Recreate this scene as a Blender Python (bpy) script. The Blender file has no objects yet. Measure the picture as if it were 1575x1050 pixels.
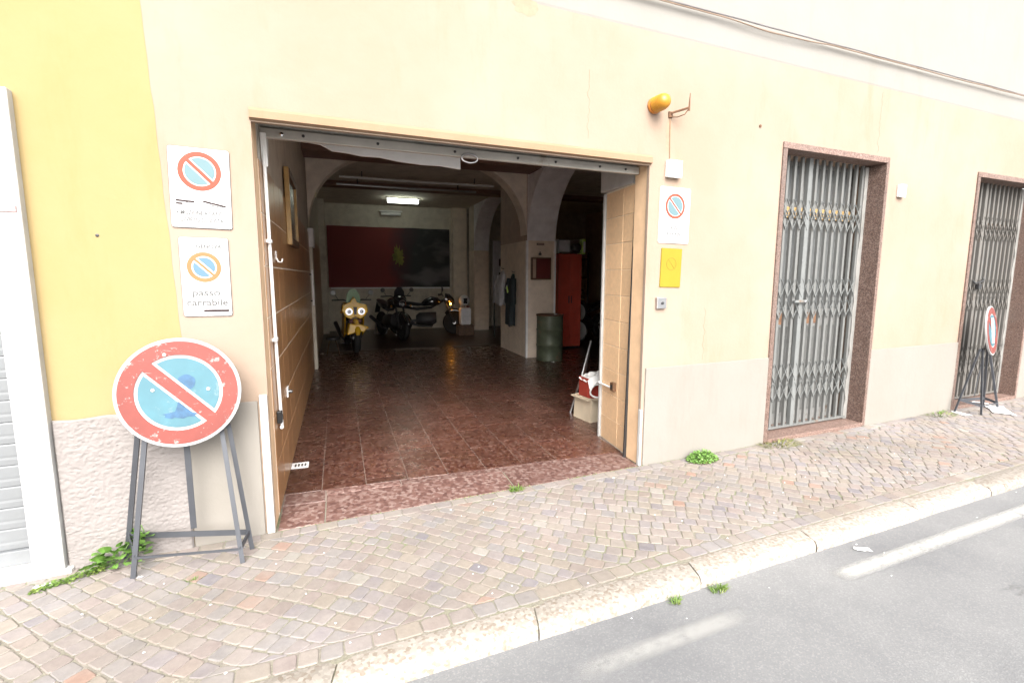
import bpy, bmesh, math, random
from mathutils import Vector, Matrix, noise
R_ = math.radians
random.seed(7)
sc = bpy.context.scene
C = sc.collection
# ------------------------------------------------------------------ camera
cam = bpy.data.cameras.new('camera'); cam_o = bpy.data.objects.new('camera', cam); C.objects.link(cam_o)
cam.sensor_width = 36.0; cam.lens = 17.394; cam.clip_start = 0.05; cam.clip_end = 400
right = Vector((0.91882939, -0.39464487, 0.00282656)); down = Vector((-0.04888759, -0.12092332, -0.99145729)); fwd = Vector((0.39161533, 0.91084191, -0.13040114))
cam_o.matrix_world = Matrix(((right.x, -down.x, -fwd.x, 0), (right.y, -down.y, -fwd.y, 0), (right.z, -down.z, -fwd.z, 1.5), (0, 0, 0, 1)))
sc.camera = cam_o
# ------------------------------------------------------------------ sky, sun, exposure
SUN_EL, SUN_AZ = 40.0, 192.0        # degrees; azimuth clockwise from +Y, i.e. from behind and left of the camera
w = bpy.data.worlds.new('World'); sc.world = w; w.use_nodes = True
nt = w.node_tree; bg = nt.nodes['Background']
sky = nt.nodes.new('ShaderNodeTexSky'); sky.sky_type = 'NISHITA'; sky.sun_disc = False
sky.sun_elevation = R_(SUN_EL); sky.sun_rotation = R_(SUN_AZ); sky.dust_density = 4.0; sky.air_density = 1.0; sky.ozone_density = 1.0
hs = nt.nodes.new('ShaderNodeHueSaturation'); hs.inputs['Saturation'].default_value = 0.22
nt.links.new(sky.outputs[0], hs.inputs['Color']); nt.links.new(hs.outputs[0], bg.inputs[0]); bg.inputs[1].default_value = 0.15
sun = bpy.data.lights.new('sun', 'SUN'); sun.energy = 1.5; sun.angle = R_(50); sun.color = (1.0, 0.95, 0.87)
sun_o = bpy.data.objects.new('sun', sun); C.objects.link(sun_o)
sd = Vector((math.sin(R_(SUN_AZ)) * math.cos(R_(SUN_EL)), math.cos(R_(SUN_AZ)) * math.cos(R_(SUN_EL)), math.sin(R_(SUN_EL))))
sun_o.rotation_euler = (-sd).to_track_quat('-Z', 'Y').to_euler(); sun_o.location = (-3, -6, 12)
sc.view_settings.view_transform = 'Standard'; sc.view_settings.look = 'None'
sc.view_settings.exposure = 1.88; sc.view_settings.gamma = 1.0; sc.view_settings.use_curve_mapping = False
sc.cycles.use_denoising = True
sc.cycles.max_bounces = 8; sc.cycles.diffuse_bounces = 4; sc.cycles.glossy_bounces = 3; sc.cycles.sample_clamp_indirect = 6.0
# ------------------------------------------------------------------ materials
def new_mat(name):
    m = bpy.data.materials.new(name); m.use_nodes = True
    return m, m.node_tree, m.node_tree.nodes['Principled BSDF']
def ramp(nt, fac, stops, interp='LINEAR'):
    r = nt.nodes.new('ShaderNodeValToRGB'); e = r.color_ramp.elements; r.color_ramp.interpolation = interp
    while len(e) > 1: e.remove(e[-1])
    e[0].position, e[0].color = stops[0][0], (*stops[0][1], 1)
    for p, c in stops[1:]:
        x = e.new(p); x.color = (*c, 1)
    nt.links.new(fac, r.inputs[0]); return r.outputs[0]
def tex(nt, kind, scale, detail=4, rough=0.6, coord='Object', **kw):
    tc = nt.nodes.new('ShaderNodeTexCoord')
    t = nt.nodes.new({'noise': 'ShaderNodeTexNoise', 'voronoi': 'ShaderNodeTexVoronoi', 'wave': 'ShaderNodeTexWave'}[kind])
    t.inputs['Scale'].default_value = scale
    if kind == 'noise': t.inputs['Detail'].default_value = detail; t.inputs['Roughness'].default_value = rough
    mp = nt.nodes.new('ShaderNodeMapping'); nt.links.new(tc.outputs[coord], mp.inputs[0]); nt.links.new(mp.outputs[0], t.inputs['Vector'])
    if 'stretch' in kw: mp.inputs['Scale'].default_value = kw['stretch']
    return t
def mix(nt, a, b, fac, mode='MIX'):
    m = nt.nodes.new('ShaderNodeMix'); m.data_type = 'RGBA'; m.blend_type = mode
    for sock, val in ((m.inputs[6], a), (m.inputs[7], b)):
        if isinstance(val, tuple): sock.default_value = (*val, 1)
        else: nt.links.new(val, sock)
    if isinstance(fac, float): m.inputs[0].default_value = fac
    else: nt.links.new(fac, m.inputs[0])
    return m.outputs[2]
def bump(nt, b, h, strength, dist=0.01):
    n = nt.nodes.new('ShaderNodeBump'); n.inputs['Strength'].default_value = strength; n.inputs['Distance'].default_value = dist
    nt.links.new(h, n.inputs['Height']); nt.links.new(n.outputs[0], b.inputs['Normal'])
def plain(name, col, rough=0.5, metal=0.0, var=0.12, scale=6.0, spec=0.5, bumpy=0.0, bscale=60, coat=0.0, dirt=None, dirt_scale=3.0, dirt_at=0.6):
    m, nt, b = new_mat(name)
    t = tex(nt, 'noise', scale, 5)
    c = ramp(nt, t.outputs[0], [(0.3, tuple(x * (1 - var) for x in col)), (0.7, tuple(min(1, x * (1 + var)) for x in col))])
    if dirt:
        d = tex(nt, 'noise', dirt_scale, 6, 0.7)
        f = ramp(nt, d.outputs[0], [(dirt_at, (0, 0, 0)), (min(1, dirt_at + 0.08), (1, 1, 1))])
        c = mix(nt, c, dirt, f)
    nt.links.new(c, b.inputs['Base Color'])
    b.inputs['Roughness'].default_value = rough; b.inputs['Metallic'].default_value = metal
    b.inputs['Specular IOR Level'].default_value = spec; b.inputs['Coat Weight'].default_value = coat
    if bumpy:
        t2 = tex(nt, 'noise', bscale, 6); bump(nt, b, t2.outputs[0], bumpy, 0.004)
    return m
def stucco(name, col, mottle, stain, scale=1.6):
    m, nt, b = new_mat(name)
    a = tex(nt, 'noise', scale, 8, 0.65); c = ramp(nt, a.outputs[0], [(0.36, col), (0.66, mottle)])
    s = tex(nt, 'noise', 2.2, 6, 0.7, stretch=(1.6, 1.6, 0.35)); f = ramp(nt, s.outputs[0], [(0.55, (0, 0, 0)), (0.78, (0.6, 0.6, 0.6))])
    c = mix(nt, c, stain, f)
    sp = tex(nt, 'noise', 38, 5, 0.7); f2 = ramp(nt, sp.outputs[0], [(0.70, (0, 0, 0)), (0.76, (0.28, 0.28, 0.28))])
    c = mix(nt, c, stain, f2)
    nt.links.new(c, b.inputs['Base Color']); b.inputs['Roughness'].default_value = 0.9; b.inputs['Specular IOR Level'].default_value = 0.2
    n1 = tex(nt, 'noise', 7, 8, 0.7); bump(nt, b, n1.outputs[0], 0.22, 0.02)
    return m
def attr_mat(name, rough=0.75, var=0.25, bumpy=0.3, bscale=70, spec=0.4, speck=None):
    m, nt, b = new_mat(name)
    a = nt.nodes.new('ShaderNodeAttribute'); a.attribute_name = 'tone'
    t = tex(nt, 'noise', 26, 6, 0.7)
    g = ramp(nt, t.outputs[0], [(0.3, (1 - var,) * 3), (0.7, (1 + var * 0.6,) * 3)])
    c = mix(nt, a.outputs['Color'], g, 1.0, 'MULTIPLY')
    if speck:
        s = tex(nt, 'noise', 5, 7, 0.7); f = ramp(nt, s.outputs[0], [(0.40, (0, 0, 0)), (0.66, (0.6, 0.6, 0.6))]); c = mix(nt, c, speck, f)
    if speck:                                                  # broad soiling across many stones
        big = tex(nt, 'noise', 0.9, 5, 0.6); c = mix(nt, c, ramp(nt, big.outputs[0], [(0.34, (0.86, 0.84, 0.80)), (0.64, (1.08, 1.07, 1.06))]), 1.0, 'MULTIPLY')
    nt.links.new(c, b.inputs['Base Color']); b.inputs['Roughness'].default_value = rough; b.inputs['Specular IOR Level'].default_value = spec
    t2 = tex(nt, 'noise', bscale, 6); bump(nt, b, t2.outputs[0], bumpy, 0.004)
    return m
def granite(name, cols, scale, rough=0.5, grime=None, relief=0.12):
    m, nt, b = new_mat(name)
    v = tex(nt, 'voronoi', scale); v.inputs['Randomness'].default_value = 1.0
    sep = nt.nodes.new('ShaderNodeSeparateColor'); nt.links.new(v.outputs['Color'], sep.inputs[0])
    c = ramp(nt, sep.outputs[0], [(i / len(cols), k) for i, k in enumerate(cols)], 'CONSTANT')
    n = tex(nt, 'noise', scale * 0.5, 5, 0.7); c = mix(nt, c, cols[0], ramp(nt, n.outputs[0], [(0.35, (0, 0, 0)), (0.7, (0.7, 0.7, 0.7))]))
    info = nt.nodes.new('ShaderNodeObjectInfo')
    k = ramp(nt, info.outputs['Random'], [(0.0, (0.80, 0.78, 0.76)), (0.5, (0.98, 0.96, 0.94)), (1.0, (1.16, 1.13, 1.11))]); c = mix(nt, c, k, 1.0, 'MULTIPLY')
    if grime:
        d = tex(nt, 'noise', 1.7, 6, 0.7); c = mix(nt, c, grime, ramp(nt, d.outputs[0], [(0.5, (0, 0, 0)), (0.75, (0.6, 0.6, 0.6))]))
    nt.links.new(c, b.inputs['Base Color'])
    n2 = tex(nt, 'noise', 9, 5); rr = ramp(nt, n2.outputs[0], [(0.3, (rough * 0.7,) * 3), (0.7, (min(1, rough * 1.4),) * 3)]); nt.links.new(rr, b.inputs['Roughness'])
    n3 = tex(nt, 'noise', 90, 4); bump(nt, b, n3.outputs[0], relief, 0.003)
    return m
def emit(name, col, strength):
    m, nt, b = new_mat(name); b.inputs['Base Color'].default_value = (*col, 1)
    b.inputs['Emission Color'].default_value = (*col, 1); b.inputs['Emission Strength'].default_value = strength
    return m
def worn(name, col, under, at, scale=16, rough=0.45):
    m, nt, b = new_mat(name)
    t = tex(nt, 'noise', 7, 6); c = ramp(nt, t.outputs[0], [(0.3, tuple(x * 0.86 for x in col)), (0.55, col), (0.75, tuple(x * 1.18 for x in col))])
    for sc_, lim, st in ((scale, at, (1, 1, 1)), (scale * 2.6, at + 0.035, (1, 1, 1)), (9, at + 0.055, (1, 1, 9)), (34, at + 0.05, (0.25, 1, 2.2))):
        n = tex(nt, 'noise', sc_, 7, 0.72, stretch=st); c = mix(nt, c, under, ramp(nt, n.outputs[0], [(lim, (0, 0, 0)), (lim + 0.03, (0.9, 0.9, 0.9))]))
    nt.links.new(c, b.inputs['Base Color']); b.inputs['Roughness'].default_value = rough
    t2 = tex(nt, 'noise', 60, 5); bump(nt, b, t2.outputs[0], 0.06, 0.004)
    return m
def asphalt_mat():
    m, nt, b = new_mat('asphalt')
    v = tex(nt, 'voronoi', 170); sep = nt.nodes.new('ShaderNodeSeparateColor'); nt.links.new(v.outputs['Color'], sep.inputs[0])
    c = ramp(nt, sep.outputs[0], [(0, (0.138, 0.141, 0.145)), (0.5, (0.148, 0.151, 0.155)), (0.8, (0.157, 0.160, 0.163)), (0.97, (0.185, 0.188, 0.19))])
    n = tex(nt, 'noise', 0.9, 7, 0.65); c = mix(nt, c, ramp(nt, n.outputs[0], [(0.3, (0.78, 0.78, 0.8)), (0.7, (1.18, 1.17, 1.15))]), 1.0, 'MULTIPLY')
    o = tex(nt, 'noise', 3.2, 5, 0.7, stretch=(0.7, 1.8, 1)); c = mix(nt, c, (0.062, 0.060, 0.060), ramp(nt, o.outputs[0], [(0.655, (0, 0, 0)), (0.73, (0.6, 0.6, 0.6))]))
    nt.links.new(c, b.inputs['Base Color']); b.inputs['Roughness'].default_value = 0.85
    bump(nt, b, v.outputs['Distance'], 0.25, 0.003)
    return m
def joint_mat():
    m, nt, b = new_mat('joint_sand')
    n = tex(nt, 'noise', 2.1, 6, 0.7); c = ramp(nt, n.outputs[0], [(0.36, (0.208, 0.186, 0.163)), (0.54, (0.190, 0.179, 0.138)), (0.66, (0.150, 0.166, 0.090))])
    g = tex(nt, 'noise', 120, 3); c = mix(nt, c, ramp(nt, g.outputs[0], [(0.3, (0.7, 0.7, 0.7)), (0.7, (1.2, 1.2, 1.2))]), 1.0, 'MULTIPLY')
    nt.links.new(c, b.inputs['Base Color']); b.inputs['Roughness'].default_value = 0.95; bump(nt, b, g.outputs[0], 0.5, 0.005)
    return m
def paint_mat(name, at, most=1.0, soft=0.22):
    m, nt, b = new_mat(name)
    n = tex(nt, 'noise', 22, 7, 0.75); n2 = tex(nt, 'noise', 2.2, 3)
    s = nt.nodes.new('ShaderNodeMath'); s.operation = 'ADD'; nt.links.new(n.outputs[0], s.inputs[0])
    s2 = nt.nodes.new('ShaderNodeMath'); s2.operation = 'MULTIPLY'; s2.inputs[1].default_value = 0.5; nt.links.new(n2.outputs[0], s2.inputs[0]); nt.links.new(s2.outputs[0], s.inputs[1])
    tc = nt.nodes.new('ShaderNodeTexCoord'); sp = nt.nodes.new('ShaderNodeSeparateXYZ'); nt.links.new(tc.outputs['Generated'], sp.inputs[0])
    f = ramp(nt, s.outputs[0], [(at, (0, 0, 0)), (min(1.0, at + soft), (most,) * 3)])
    for k, e in ((0, 0.16 if most < 0.5 else 0.015), (1, 0.34)):      # paint rubbed away towards the rim
        f = mix(nt, f, ramp(nt, sp.outputs[k], [(0.0, (0, 0, 0)), (e, (1, 1, 1)), (1 - e, (1, 1, 1)), (1.0, (0, 0, 0))]), 1.0, 'MULTIPLY')
    b.inputs['Base Color'].default_value = (0.36, 0.36, 0.35, 1); nt.links.new(f, b.inputs['Alpha']); b.inputs['Roughness'].default_value = 0.8
    return m
def leaf_mat(name, cols):
    m, nt, b = new_mat(name)
    t = tex(nt, 'noise', 14, 3); c = ramp(nt, t.outputs[0], [(0.32, cols[0]), (0.5, cols[1]), (0.68, cols[2])])
    nt.links.new(c, b.inputs['Base Color']); b.inputs['Roughness'].default_value = 0.55
    b.inputs['Transmission Weight'].default_value = 0.0
    return m
def banner_mat():            # flat print: red field running into a dark one with a paler streak
    m, nt, b = new_mat('banner_print')
    tc = nt.nodes.new('ShaderNodeTexCoord'); sp = nt.nodes.new('ShaderNodeSeparateXYZ'); nt.links.new(tc.outputs['Object'], sp.inputs[0])
    n = tex(nt, 'noise', 1.6, 5, 0.6)
    a = nt.nodes.new('ShaderNodeMath'); a.operation = 'MULTIPLY_ADD'; a.inputs[1].default_value = 0.8; nt.links.new(n.outputs[0], a.inputs[0]); nt.links.new(sp.outputs[0], a.inputs[2])
    d = nt.nodes.new('ShaderNodeMath'); d.operation = 'DIVIDE'; d.inputs[1].default_value = 4.0; nt.links.new(a.outputs[0], d.inputs[0])
    c = ramp(nt, d.outputs[0], [(0.0, (0.155, 0.020, 0.018)), (0.50, (0.19, 0.026, 0.022)), (0.60, (0.06, 0.028, 0.032)), (0.70, (0.036, 0.037, 0.037)), (1.0, (0.024, 0.025, 0.025))])
    n2 = tex(nt, 'noise', 0.8, 3, 0.5, stretch=(1, 1, 2.2)); g = ramp(nt, n2.outputs[0], [(0.50, (0, 0, 0)), (0.62, (1, 1, 1))])
    g2 = ramp(nt, d.outputs[0], [(0.56, (0, 0, 0)), (0.64, (1, 1, 1))]); gg = mix(nt, g, g2, 1.0, 'MULTIPLY')
    c = mix(nt, c, (0.14, 0.125, 0.13), gg)
    nt.links.new(c, b.inputs['Base Color']); b.inputs['Roughness'].default_value = 0.75
    return m
M = {}
M['cream'] = stucco('cream_stucco', (0.258, 0.194, 0.146), (0.282, 0.219, 0.178), (0.248, 0.166, 0.104), 0.9)
M['yellow'] = stucco('yellow_stucco', (0.258, 0.194, 0.088), (0.272, 0.207, 0.106), (0.245, 0.174, 0.072), 0.9)
M['white_wall'] = stucco('white_stucco', (0.218, 0.207, 0.188), (0.228, 0.217, 0.20), (0.205, 0.186, 0.158))
M['trim'] = stucco('trim_stucco', (0.245, 0.158, 0.098), (0.262, 0.178, 0.118), (0.215, 0.135, 0.08))
M['smear'] = plain('rust_smear', (0.262, 0.186, 0.128), 0.9, 0, 0.12, 20)
M['reveal'] = plain('reveal_paint', (0.70, 0.485, 0.30), 0.7)
M['plinth'] = stucco('plinth_plaster', (0.205, 0.190, 0.168), (0.218, 0.202, 0.182), (0.175, 0.158, 0.135))
M['roughcast'] = stucco('roughcast', (0.20, 0.183, 0.175), (0.218, 0.20, 0.192), (0.17, 0.155, 0.145), 6)
M['white_paint'] = plain('white_paint', (0.42, 0.42, 0.41), 0.5, dirt=(0.24, 0.23, 0.21), dirt_at=0.72)
M['white_plastic'] = plain('white_plastic', (0.80, 0.80, 0.79), 0.35, var=0.03)
M['shutter_grey'] = plain('shutter_grey', (0.155, 0.163, 0.170), 0.5, 0.0, dirt=(0.135, 0.132, 0.13), dirt_at=0.62)
M['galv'] = plain('galvanised_steel', (0.46, 0.44, 0.40), 0.5, 0.2, dirt=(0.30, 0.25, 0.20), dirt_at=0.62)
M['gate'] = plain('gate_grey_paint', (0.122, 0.124, 0.120), 0.65, 0.0, dirt=(0.13, 0.088, 0.058), dirt_scale=7, dirt_at=0.60)
M['gate_pale'] = plain('gate_pale_paint', (0.136, 0.142, 0.140), 0.65, 0.0, dirt=(0.125, 0.09, 0.065), dirt_scale=6, dirt_at=0.62)
M['gate_old'] = plain('gate_brown_grey', (0.112, 0.105, 0.096), 0.65, 0.0, dirt=(0.10, 0.07, 0.05), dirt_scale=6, dirt_at=0.58)
M['rust'] = plain('rust', (0.11, 0.055, 0.028), 0.85, 0, 0.35, 20)
M['stand_steel'] = plain('stand_steel', (0.062, 0.066, 0.076), 0.5, 0.3, dirt=(0.10, 0.07, 0.05), dirt_scale=12, dirt_at=0.66)
M['dark_steel'] = plain('dark_steel', (0.05, 0.05, 0.052), 0.5, 0.5)
M['granite_red'] = granite('red_granite', [(0.125, 0.080, 0.065), (0.195, 0.130, 0.110), (0.07, 0.045, 0.038), (0.235, 0.175, 0.150), (0.14, 0.088, 0.068)], 130, 0.55, (0.13, 0.10, 0.085))
M['floor'] = granite('polished_red_terrazzo', [(0.074, 0.029, 0.020), (0.110, 0.052, 0.040), (0.038, 0.014, 0.012), (0.145, 0.086, 0.070), (0.088, 0.039, 0.023)], 48, 0.28, (0.046, 0.024, 0.012), relief=0.012)
M['floor_dim'] = plain('dim_far_floor', (0.036, 0.016, 0.012), 0.3, 0, 0.3, 3)  # gloom of the deep garage put into a darker floor colour
M['threshold'] = granite('pink_threshold_stone', [(0.150, 0.082, 0.070), (0.215, 0.142, 0.126), (0.085, 0.042, 0.037), (0.27, 0.20, 0.18), (0.13, 0.07, 0.058)], 44, 0.5)
M['kerb'] = granite('kerb_granite', [(0.265, 0.245, 0.22), (0.205, 0.188, 0.165), (0.31, 0.29, 0.265), (0.17, 0.14, 0.11), (0.25, 0.235, 0.212)], 70, 0.85)
M['grout'] = plain('pale_grout', (0.20, 0.155, 0.13), 0.9)
M['walltile'] = attr_mat('tan_wall_tile', 0.3, 0.12, 0.04, 30, 0.5)
M['tilegrout'] = plain('tile_grout', (0.78, 0.70, 0.58), 0.9)
M['cobble'] = attr_mat('porphyry_cobble', 0.9, 0.16, 0.45, 38, 0.2, speck=(0.236, 0.214, 0.197))
M['joint'] = joint_mat()
M['asphalt'] = asphalt_mat()
M['line'] = paint_mat('worn_white_line', 0.40, 0.85, 0.34)
M['line_faint'] = paint_mat('faint_white_line', 0.42, 0.45, 0.4)
M['plaster_in'] = plain('interior_plaster', (0.58, 0.53, 0.45), 0.9, dirt=(0.47, 0.42, 0.36), dirt_at=0.6, dirt_scale=1.2)
M['plaster_beige'] = plain('interior_beige', (0.72, 0.61, 0.50), 0.6, dirt=(0.62, 0.51, 0.41), dirt_at=0.62, dirt_scale=1.5)
M['plaster_brown'] = plain('interior_brown', (0.42, 0.31, 0.24), 0.7)
M['plaster_white'] = plain('interior_white', (0.80, 0.79, 0.80), 0.85)
M['arch_paint'] = plain('arch_paint', (0.80, 0.72, 0.62), 0.85)
M['beam'] = plain('brown_beam', (0.20, 0.11, 0.08), 0.6)
M['sign_white'] = plain('sign_white', (0.55, 0.55, 0.55), 0.5, var=0.03, spec=0.2)
M['sign_red'] = plain('sign_red', (0.20, 0.055, 0.034), 0.5, var=0.06, spec=0.2)
M['sign_blue'] = plain('sign_blue', (0.105, 0.168, 0.185), 0.5, var=0.04, spec=0.2)
M['sign_orange'] = plain('sign_faded_orange', (0.205, 0.125, 0.055), 0.5, var=0.1, spec=0.2)
M['sign_sky'] = plain('sign_sky_blue', (0.085, 0.150, 0.205), 0.5, var=0.04, spec=0.2)
M['print_grey'] = plain('grey_print', (0.11, 0.108, 0.108), 0.7, var=0.1, spec=0.05)  # flare over the sign lettering put into this grey; also rims, carton print
M['print_pale'] = plain('pale_print', (0.11, 0.11, 0.11), 0.7, var=0.1, spec=0.05)  # dark lettering lightened, the veil of flare is in the colour
M['print_dark'] = plain('dark_print', (0.030, 0.018, 0.018), 0.6, var=0.1, spec=0.1)
M['sign_yellow'] = plain('sign_yellow', (0.235, 0.178, 0.018), 0.5, var=0.05, spec=0.2)
M['yellow_print'] = plain('yellow_emboss', (0.17, 0.13, 0.02), 0.5, spec=0.2)
M['worn_red'] = worn('worn_red_paint', (0.165, 0.030, 0.022), (0.25, 0.205, 0.195), 0.60, 17, 0.6)
M['worn_blue'] = worn('worn_blue_paint', (0.046, 0.128, 0.160), (0.095, 0.16, 0.18), 0.60, 9, 0.6)
M['worn_white'] = worn('worn_white_paint', (0.32, 0.32, 0.32), (0.20, 0.175, 0.16), 0.70, 14)
M['blob_blue'] = plain('dark_blue_paint', (0.026, 0.078, 0.150), 0.6, 0, 0.3, 30)
M['amber'] = plain('amber_plastic', (0.40, 0.185, 0.015), 0.35, var=0.15, scale=9)
M['amber_dark'] = plain('amber_base', (0.42, 0.15, 0.02), 0.4)
M['paper'] = plain('white_paper', (0.78, 0.78, 0.77), 0.8, var=0.05)
M['cable'] = plain('cable_brown', (0.20, 0.14, 0.10), 0.7)
M['cable_grey'] = plain('cable_grey', (0.16, 0.15, 0.15), 0.6)
M['black'] = plain('black_plastic', (0.018, 0.018, 0.019), 0.35)
M['rubber'] = plain('rubber', (0.016, 0.016, 0.016), 0.8)
M['black_paint'] = plain('black_gloss_paint', (0.02, 0.022, 0.026), 0.12, 0, 0.1, coat=1.0)
M['grey_paint'] = plain('dark_grey_gloss', (0.06, 0.065, 0.07), 0.2, 0, 0.1, coat=0.6)
M['chrome'] = plain('chrome', (0.75, 0.75, 0.76), 0.08, 1.0, 0.02)
M['alu'] = plain('aluminium', (0.45, 0.45, 0.46), 0.35, 1.0, 0.05)
M['bike_yellow'] = plain('yellow_bike_paint', (0.80, 0.47, 0.02), 0.25, 0, 0.08, coat=0.6)
M['bike_green'] = plain('green_screen', (0.12, 0.26, 0.10), 0.3)
M['maroon'] = plain('maroon_paint', (0.13, 0.022, 0.02), 0.4)
M['red_cab'] = plain('red_cabinet_paint', (0.60, 0.085, 0.055), 0.45, 0, 0.1, dirt=(0.45, 0.06, 0.045), dirt_at=0.6)
M['drum_green'] = plain('drum_green', (0.105, 0.125, 0.082), 0.5, 0.1, 0.3, dirt=(0.17, 0.125, 0.085), dirt_at=0.58)
M['banner'] = banner_mat()
M['banner_yellow'] = plain('banner_yellow', (0.17, 0.155, 0.03), 0.7, 0, 0.4, 9)
M['cloth_white'] = plain('white_cloth', (0.42, 0.42, 0.44), 0.9)
M['cloth_dark'] = plain('dark_cloth', (0.022, 0.032, 0.036), 0.85)
M['hi_vis'] = plain('hi_vis_yellow', (0.62, 0.85, 0.22), 0.4)
M['lens_clear'] = plain('headlight_glass', (0.55, 0.57, 0.60), 0.06, 0.3, 0.03)
M['carton'] = plain('pale_carton', (0.50, 0.42, 0.31), 0.85, dirt=(0.36, 0.29, 0.20), dirt_at=0.62)
M['carton_red'] = plain('red_carton', (0.36, 0.045, 0.03), 0.6)
M['wood'] = plain('golden_wood', (0.52, 0.33, 0.13), 0.35, 0, 0.15, 12)
M['brown_wood'] = plain('brown_wood', (0.12, 0.065, 0.035), 0.5, 0, 0.3, 12)
M['door_dark'] = plain('inner_door_grey', (0.19, 0.19, 0.185), 0.6, 0, 0.2, dirt=(0.12, 0.095, 0.075), dirt_at=0.58)
M['glass'] = plain('dark_glass', (0.13, 0.135, 0.135), 0.25)
M['concrete'] = plain('mortar_patch', (0.20, 0.195, 0.185), 0.95, 0, 0.2, bumpy=0.5)
M['leaf'] = leaf_mat('weed_leaf', [(0.08, 0.17, 0.028), (0.12, 0.235, 0.045), (0.165, 0.29, 0.07)])
M['grass'] = leaf_mat('grass_blade', [(0.07, 0.135, 0.02), (0.11, 0.18, 0.03), (0.18, 0.20, 0.05)])
M['dry'] = leaf_mat('dry_weed', [(0.18, 0.16, 0.055), (0.13, 0.155, 0.04), (0.22, 0.185, 0.08)])
M['marble'] = plain('white_marble', (0.76, 0.75, 0.73), 0.35, dirt=(0.55, 0.52, 0.47), dirt_at=0.65)
M['tube_lit'] = emit('lit_tube', (0.93, 1.0, 0.86), 3.2)
M['ring_flash_glow'] = emit('headlight_ring_flash_glow', (0.95, 0.97, 1.0), 0.26)  # camera flash caught by the headlight reflectors, put in as a faint glow
M['indicator'] = emit('lit_indicator', (1.0, 0.36, 0.03), 14.0)
M['pink_print'] = plain('pink_print', (0.22, 0.13, 0.125), 0.5)
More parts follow.
